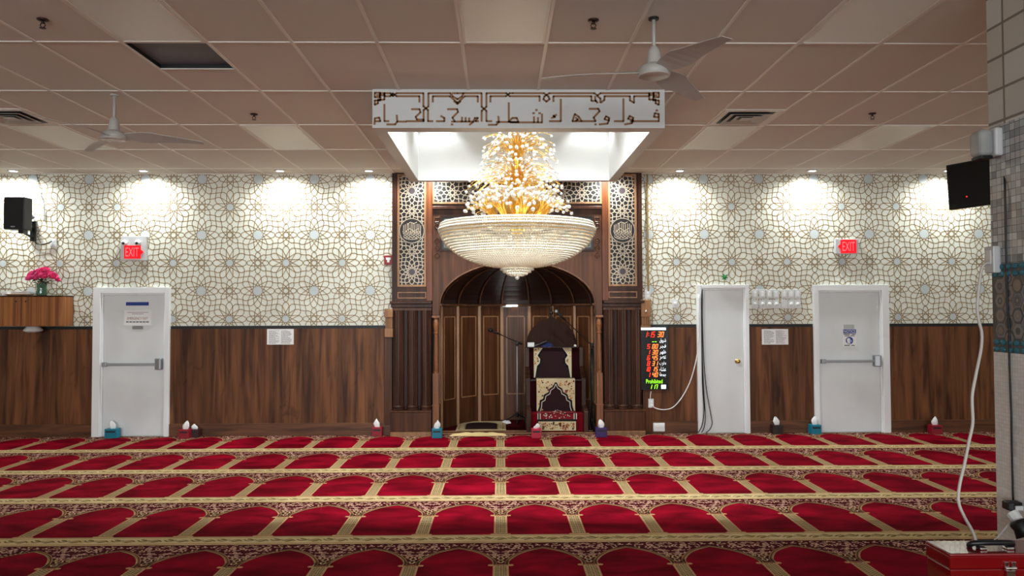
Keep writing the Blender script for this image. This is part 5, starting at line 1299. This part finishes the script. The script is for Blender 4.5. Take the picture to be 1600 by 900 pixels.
MB().box(PX0, PX1, PY0, PY1, zA, zC).build('mosaic_shaft', mosaic('mosaic_grey', (136, 140, 141), (190, 194, 195), .042, (96, 96, 96), .16), pt)
MB().box(PX0, PX1, PY0, PY1, zB, zA).build('hexagon_backing', mat('hex_grout', (96, 92, 88), .6), pt)
MB().box(PX0, PX1, PY0, PY1, .0145, zB).build('mosaic_base', mosaic('mosaic_white', (216, 217, 215), (228, 229, 227), .022, (196, 196, 192), .35), pt)
HC = [(132, 130, 128), (104, 104, 108), (94, 91, 86), (134, 122, 110), (116, 121, 127), (84, 88, 95), (142, 138, 130)]
hm_ = [mat('hex_tone', c, .35) for c in HC]; hr = random.Random(4); mb = MB(); R0 = .050; i = 0
y = PY0+.05; colk = 0
while y < PY1-.02:
    z = zB+.085+(R0*.866 if colk % 2 else 0)
    while z < zA-.085:
        k = hr.randrange(7); mb.add([(PX0-d, y+(R0-.003)*math.cos(q*PI/3), z+(R0-.003)*math.sin(q*PI/3)) for d in (0, .004) for q in range(6)], [tuple(range(6, 12))]+[(q, (q+1) % 6, (q+1) % 6+6, q+6) for q in range(6)], k)
        for rad in (.034, .022, .010):
            kk = (k+1+hr.randrange(6)) % 7; mb.poly([(PX0-.0045-(.04-rad)*.02, y+rad*math.cos(q*PI/6), z+rad*math.sin(q*PI/6)) for q in range(12)], kk)
        z += R0*1.732
    y += R0*1.5; colk += 1
mb.build('hexagon_tiles', hm_, pt)
gm = mat('aqua_glass', (60, 128, 144), .08, trans=.2)
peb = MB().ball((0, 0, 0), 1, hi=True, sq=(.45, 1, .72)).build('glass_pebble', gm, pt, smooth=True); first = True
for v in peb.data.vertices: v.co = v.co+ORG[pt.name]
for zz in (zA-.018, zA-.060, zB+.060, zB+.018):
    for k in range(16):
        o = peb if first else peb.copy()
        if not first: col.objects.link(o)
        first = False; o.location = Vector((PX0-.002, PY0+.035+k*.059, zz))-ORG[pt.name]; o.scale = (.024, .024, .024)
# television behind the pillar
L_ = at(1480, 293, 5.0); d = Vector((.62, -.78, 0)).normalized(); nrm = Vector((-.78, -.62, 0)).normalized(); W_ = .46; hh = .150
t = thing('television', (L_.x+d.x*W_/2, L_.y+d.y*W_/2, L_.z), 'black flat television mounted behind the tiled pillar', 'television')
T = Matrix.Translation(L_) @ Matrix(((d.x, -nrm.x, 0, 0), (d.y, -nrm.y, 0, 0), (0, 0, 1, 0), (0, 0, 0, 1))) @ Matrix.Rotation(R_(-2.5), 4, 'Y')
MB().box(0, W_, 0, .045, -hh, hh).xform(T).build('case', M['black'], t, bevel=.006)
MB().box(.012, W_-.012, -.002, .003, -hh+.02, hh-.012).xform(T).build('screen', mat('tv_glass', (6, 6, 7), .22), t)
MB().lathe([(0, -.001), (.004, -.001), (.004, .001), (0, .001)], (0, 0, 0), 8).xform(T @ Matrix.Translation((.115, -.003, -hh+.07)) @ Matrix.Rotation(PI/2, 4, 'X')).build('standby_light', mat('standby', (255, 30, 30), .4, emit=(255, 30, 40), estr=3), t)
c = T @ Vector((W_*.6, .05, 0)); MB().tube([c, (c.x+.05, PY1+.16, c.z), (3.30, PY1+.004, c.z)], .022, 8).build('mount_arm', M['satin_black'], t)
# emergency lamp housing on the pillar
e0, e1 = at(1549, 249, 4.44).z, at(1549, 203, 4.44).z
t = thing('emergency_light', (PX0, 4.43, e0), 'clear-fronted white emergency light high on the tiled pillar', 'emergency light')
MB().box(PX0-.05, PX0-.001, 4.365, 4.495, e0+.01, e1).build('back_box', M['sign_grey'], t, bevel=.012)
MB().box(PX0-.135, PX0-.05, 4.37, 4.49, e0+.012, e1-.006).build('cover', mat('clear_cover', (196, 200, 200), .12, trans=.45), t, bevel=.03, bseg=4)
MB().box(PX0-.125, PX0-.055, 4.38, 4.48, e0-.008, e0+.014).build('lower_edge', M['satin_black'], t, bevel=.006)
for yy in (4.40, 4.46): MB().ball((PX0-.085, yy, (e0+e1)/2), .026, hi=True).build('lamp', M['chrome'], t, smooth=True)
j0, j1 = at(1555, 426, 4.4).z, at(1555, 384, 4.4).z
t = thing('junction_box', (PX0, 4.455, j0), 'white junction box on the tiled pillar above the hexagon band', 'wall box')
MB().box(PX0-.048, PX0-.001, 4.41, 4.495, j0, j1).build('cover', M['sign_grey'], t, bevel=.006)
MB().box(PX0-.052, PX0-.047, 4.43, 4.475, (j0+j1)/2-.02, (j0+j1)/2+.055).build('socket', M['white'], t, bevel=.003)
def on_face(px, py): k = at(px, py, 1).x; return (px, py, 2.927/k)   # a point on the pillar's left face
cable([(1568, 251, 4.44)]+[on_face(*q) for q in ((1570, 290), (1571, 350), (1572, 401), (1573, 440), (1574, 480), (1577, 516), (1577, 560), (1580, 643), (1581, 700), (1583, 784))], 4.4, .0055, M['black'], 'black cord hanging down the tiled pillar from the emergency light', 'cord')
t_ = cable([(1554, 412, 4.45), (1545, 411, 4.44), (1537, 414, 4.42), (1533, 424, 4.42), (1530, 445, 4.42), (1527, 480, 4.42), (1530, 503, 4.42), (1534, 520, 4.42), (1533, 545, 4.42), (1525, 585, 4.42), (1519, 620, 4.42), (1520, 660, 4.42), (1514, 690, 4.42), (1507, 725, 4.42), (1499, 760, 4.42), (1498, 785, 4.42), (1507, 808, 4.41), (1521, 834, 4.40), (1530, 870, 4.36), (1540, 935, 4.3)], 4.42, .0092, mat('cord_white', (206, 200, 192), .45), 'thick white cord hanging beside the tiled pillar from its junction box', 'cord')
# plug adapter hanging on the cord
p = at(1581, 789, 4.28)
t = thing('power_adapter', (p.x, p.y, p.z), 'black and white power adapter hanging on the pillar cord', 'power adapter')
MB().hprism([(p.x-.045, p.y-.03), (p.x-.02, p.y-.045), (p.x+.04, p.y-.035), (p.x+.045, p.y+.03), (p.x-.04, p.y+.03)], p.z-.025, p.z+.022).build('plug', M['black'], t, bevel=.008)
MB().box(p.x-.012, p.x+.032, p.y-.05, p.y-.04, p.z-.018, p.z+.006).build('plug_label', M['sign_grey'], t)
c0, c1 = at(1580, 800, 4.26), at(1594, 818, 4.22); MB().tube([c0, c1], [.034, .030], 10).build('connector', M['white'], t, bevel=.004)
c2, c3 = at(1590, 813, 4.22), at(1604, 838, 4.18); MB().tube([c2, c2+(c3-c2)*.2, c2+(c3-c2)*.5, c3], [.038, .052, .044, .055], 10).build('brick', M['black'], t, smooth=True)
cable([(1578, 816, 4.24), (1570, 826, 4.25), (1560, 838, 4.28), (1552, 850, 4.3), (1548, 900, 4.3)], 4.2, .004, M['sign_grey'], 'thin grey lead slanting down from the hanging power adapter', 'cord')

# ------------------------------------------------------------------ red toolbox on a stool
f0 = 3.45; w_ = .20; tx0 = 2.032; tx1 = tx0+.52; tz = .640; bz = tz-.25
t = thing('toolbox', ((tx0+tx1)/2, f0+w_/2, bz), 'red metal toolbox with black handle beside the pillar', 'toolbox')
tm = mat('toolbox_red', (116, 2, 8), .2, coat=.7)
MB().box(tx0+.004, tx1-.004, f0+.004, f0+w_-.004, bz, tz-.07).build('body', tm, t, bevel=.008)
MB().hprism([(tx0, f0), (tx1, f0), (tx1, f0+w_), (tx0, f0+w_)], tz-.07, tz).build('lid', tm, t, bevel=.007, bseg=3)
MB().box(tx0-.002, tx1+.002, f0-.003, f0+w_+.002, tz-.022, tz-.014).build('lid_lip', tm, t, bevel=.002)
hc = at(1549, 853, f0+.09); pts = [(hc.x-.098, f0+.10, tz+.004), (hc.x-.095, f0+.085, tz+.020), (hc.x-.05, f0+.075, tz+.026), (hc.x+.05, f0+.075, tz+.026), (hc.x+.095, f0+.085, tz+.020), (hc.x+.098, f0+.10, tz+.004)]
MB().tube(spline(pts, 5), .013, 10).build('handle', M['satin_black'], t, smooth=True)
for s in (-1, 1): MB().box(hc.x+s*.062-.017, hc.x+s*.062+.017, f0+.045, f0+.085, tz, tz+.012).build('handle_bracket', M['chrome'], t, bevel=.004)
lx = at(1577, 888, f0).x
for x in (lx, tx1-.06) if tx1-.06-lx > .1 else (lx,):
    q = MB().box(x-.026, x-.006, f0-.010, f0, tz-.075, tz-.035).box(x+.006, x+.026, f0-.010, f0, tz-.075, tz-.035).box(x-.020, x+.020, f0-.014, f0, tz-.15, tz-.072); q.tube([(x-.026, f0-.012, tz-.062), (x+.026, f0-.012, tz-.062)], .006, 8)
    q.build('latch', M['chrome'], t, bevel=.003)
t = thing('stool', ((tx0+tx1)/2, f0+w_/2, .0145), 'low wooden stool under the red toolbox', 'stool')
MB().box(tx0-.02, tx1+.02, f0-.04, f0+w_+.04, bz-.03, bz-.001).build('seat', M['oak'], t, bevel=.006)
for x in (tx0+.02, tx1-.02):
    for y in (f0, f0+w_): MB().box(x-.02, x+.02, y-.02, y+.02, .0155, bz-.03).build('leg', M['oak'], t, bevel=.003)
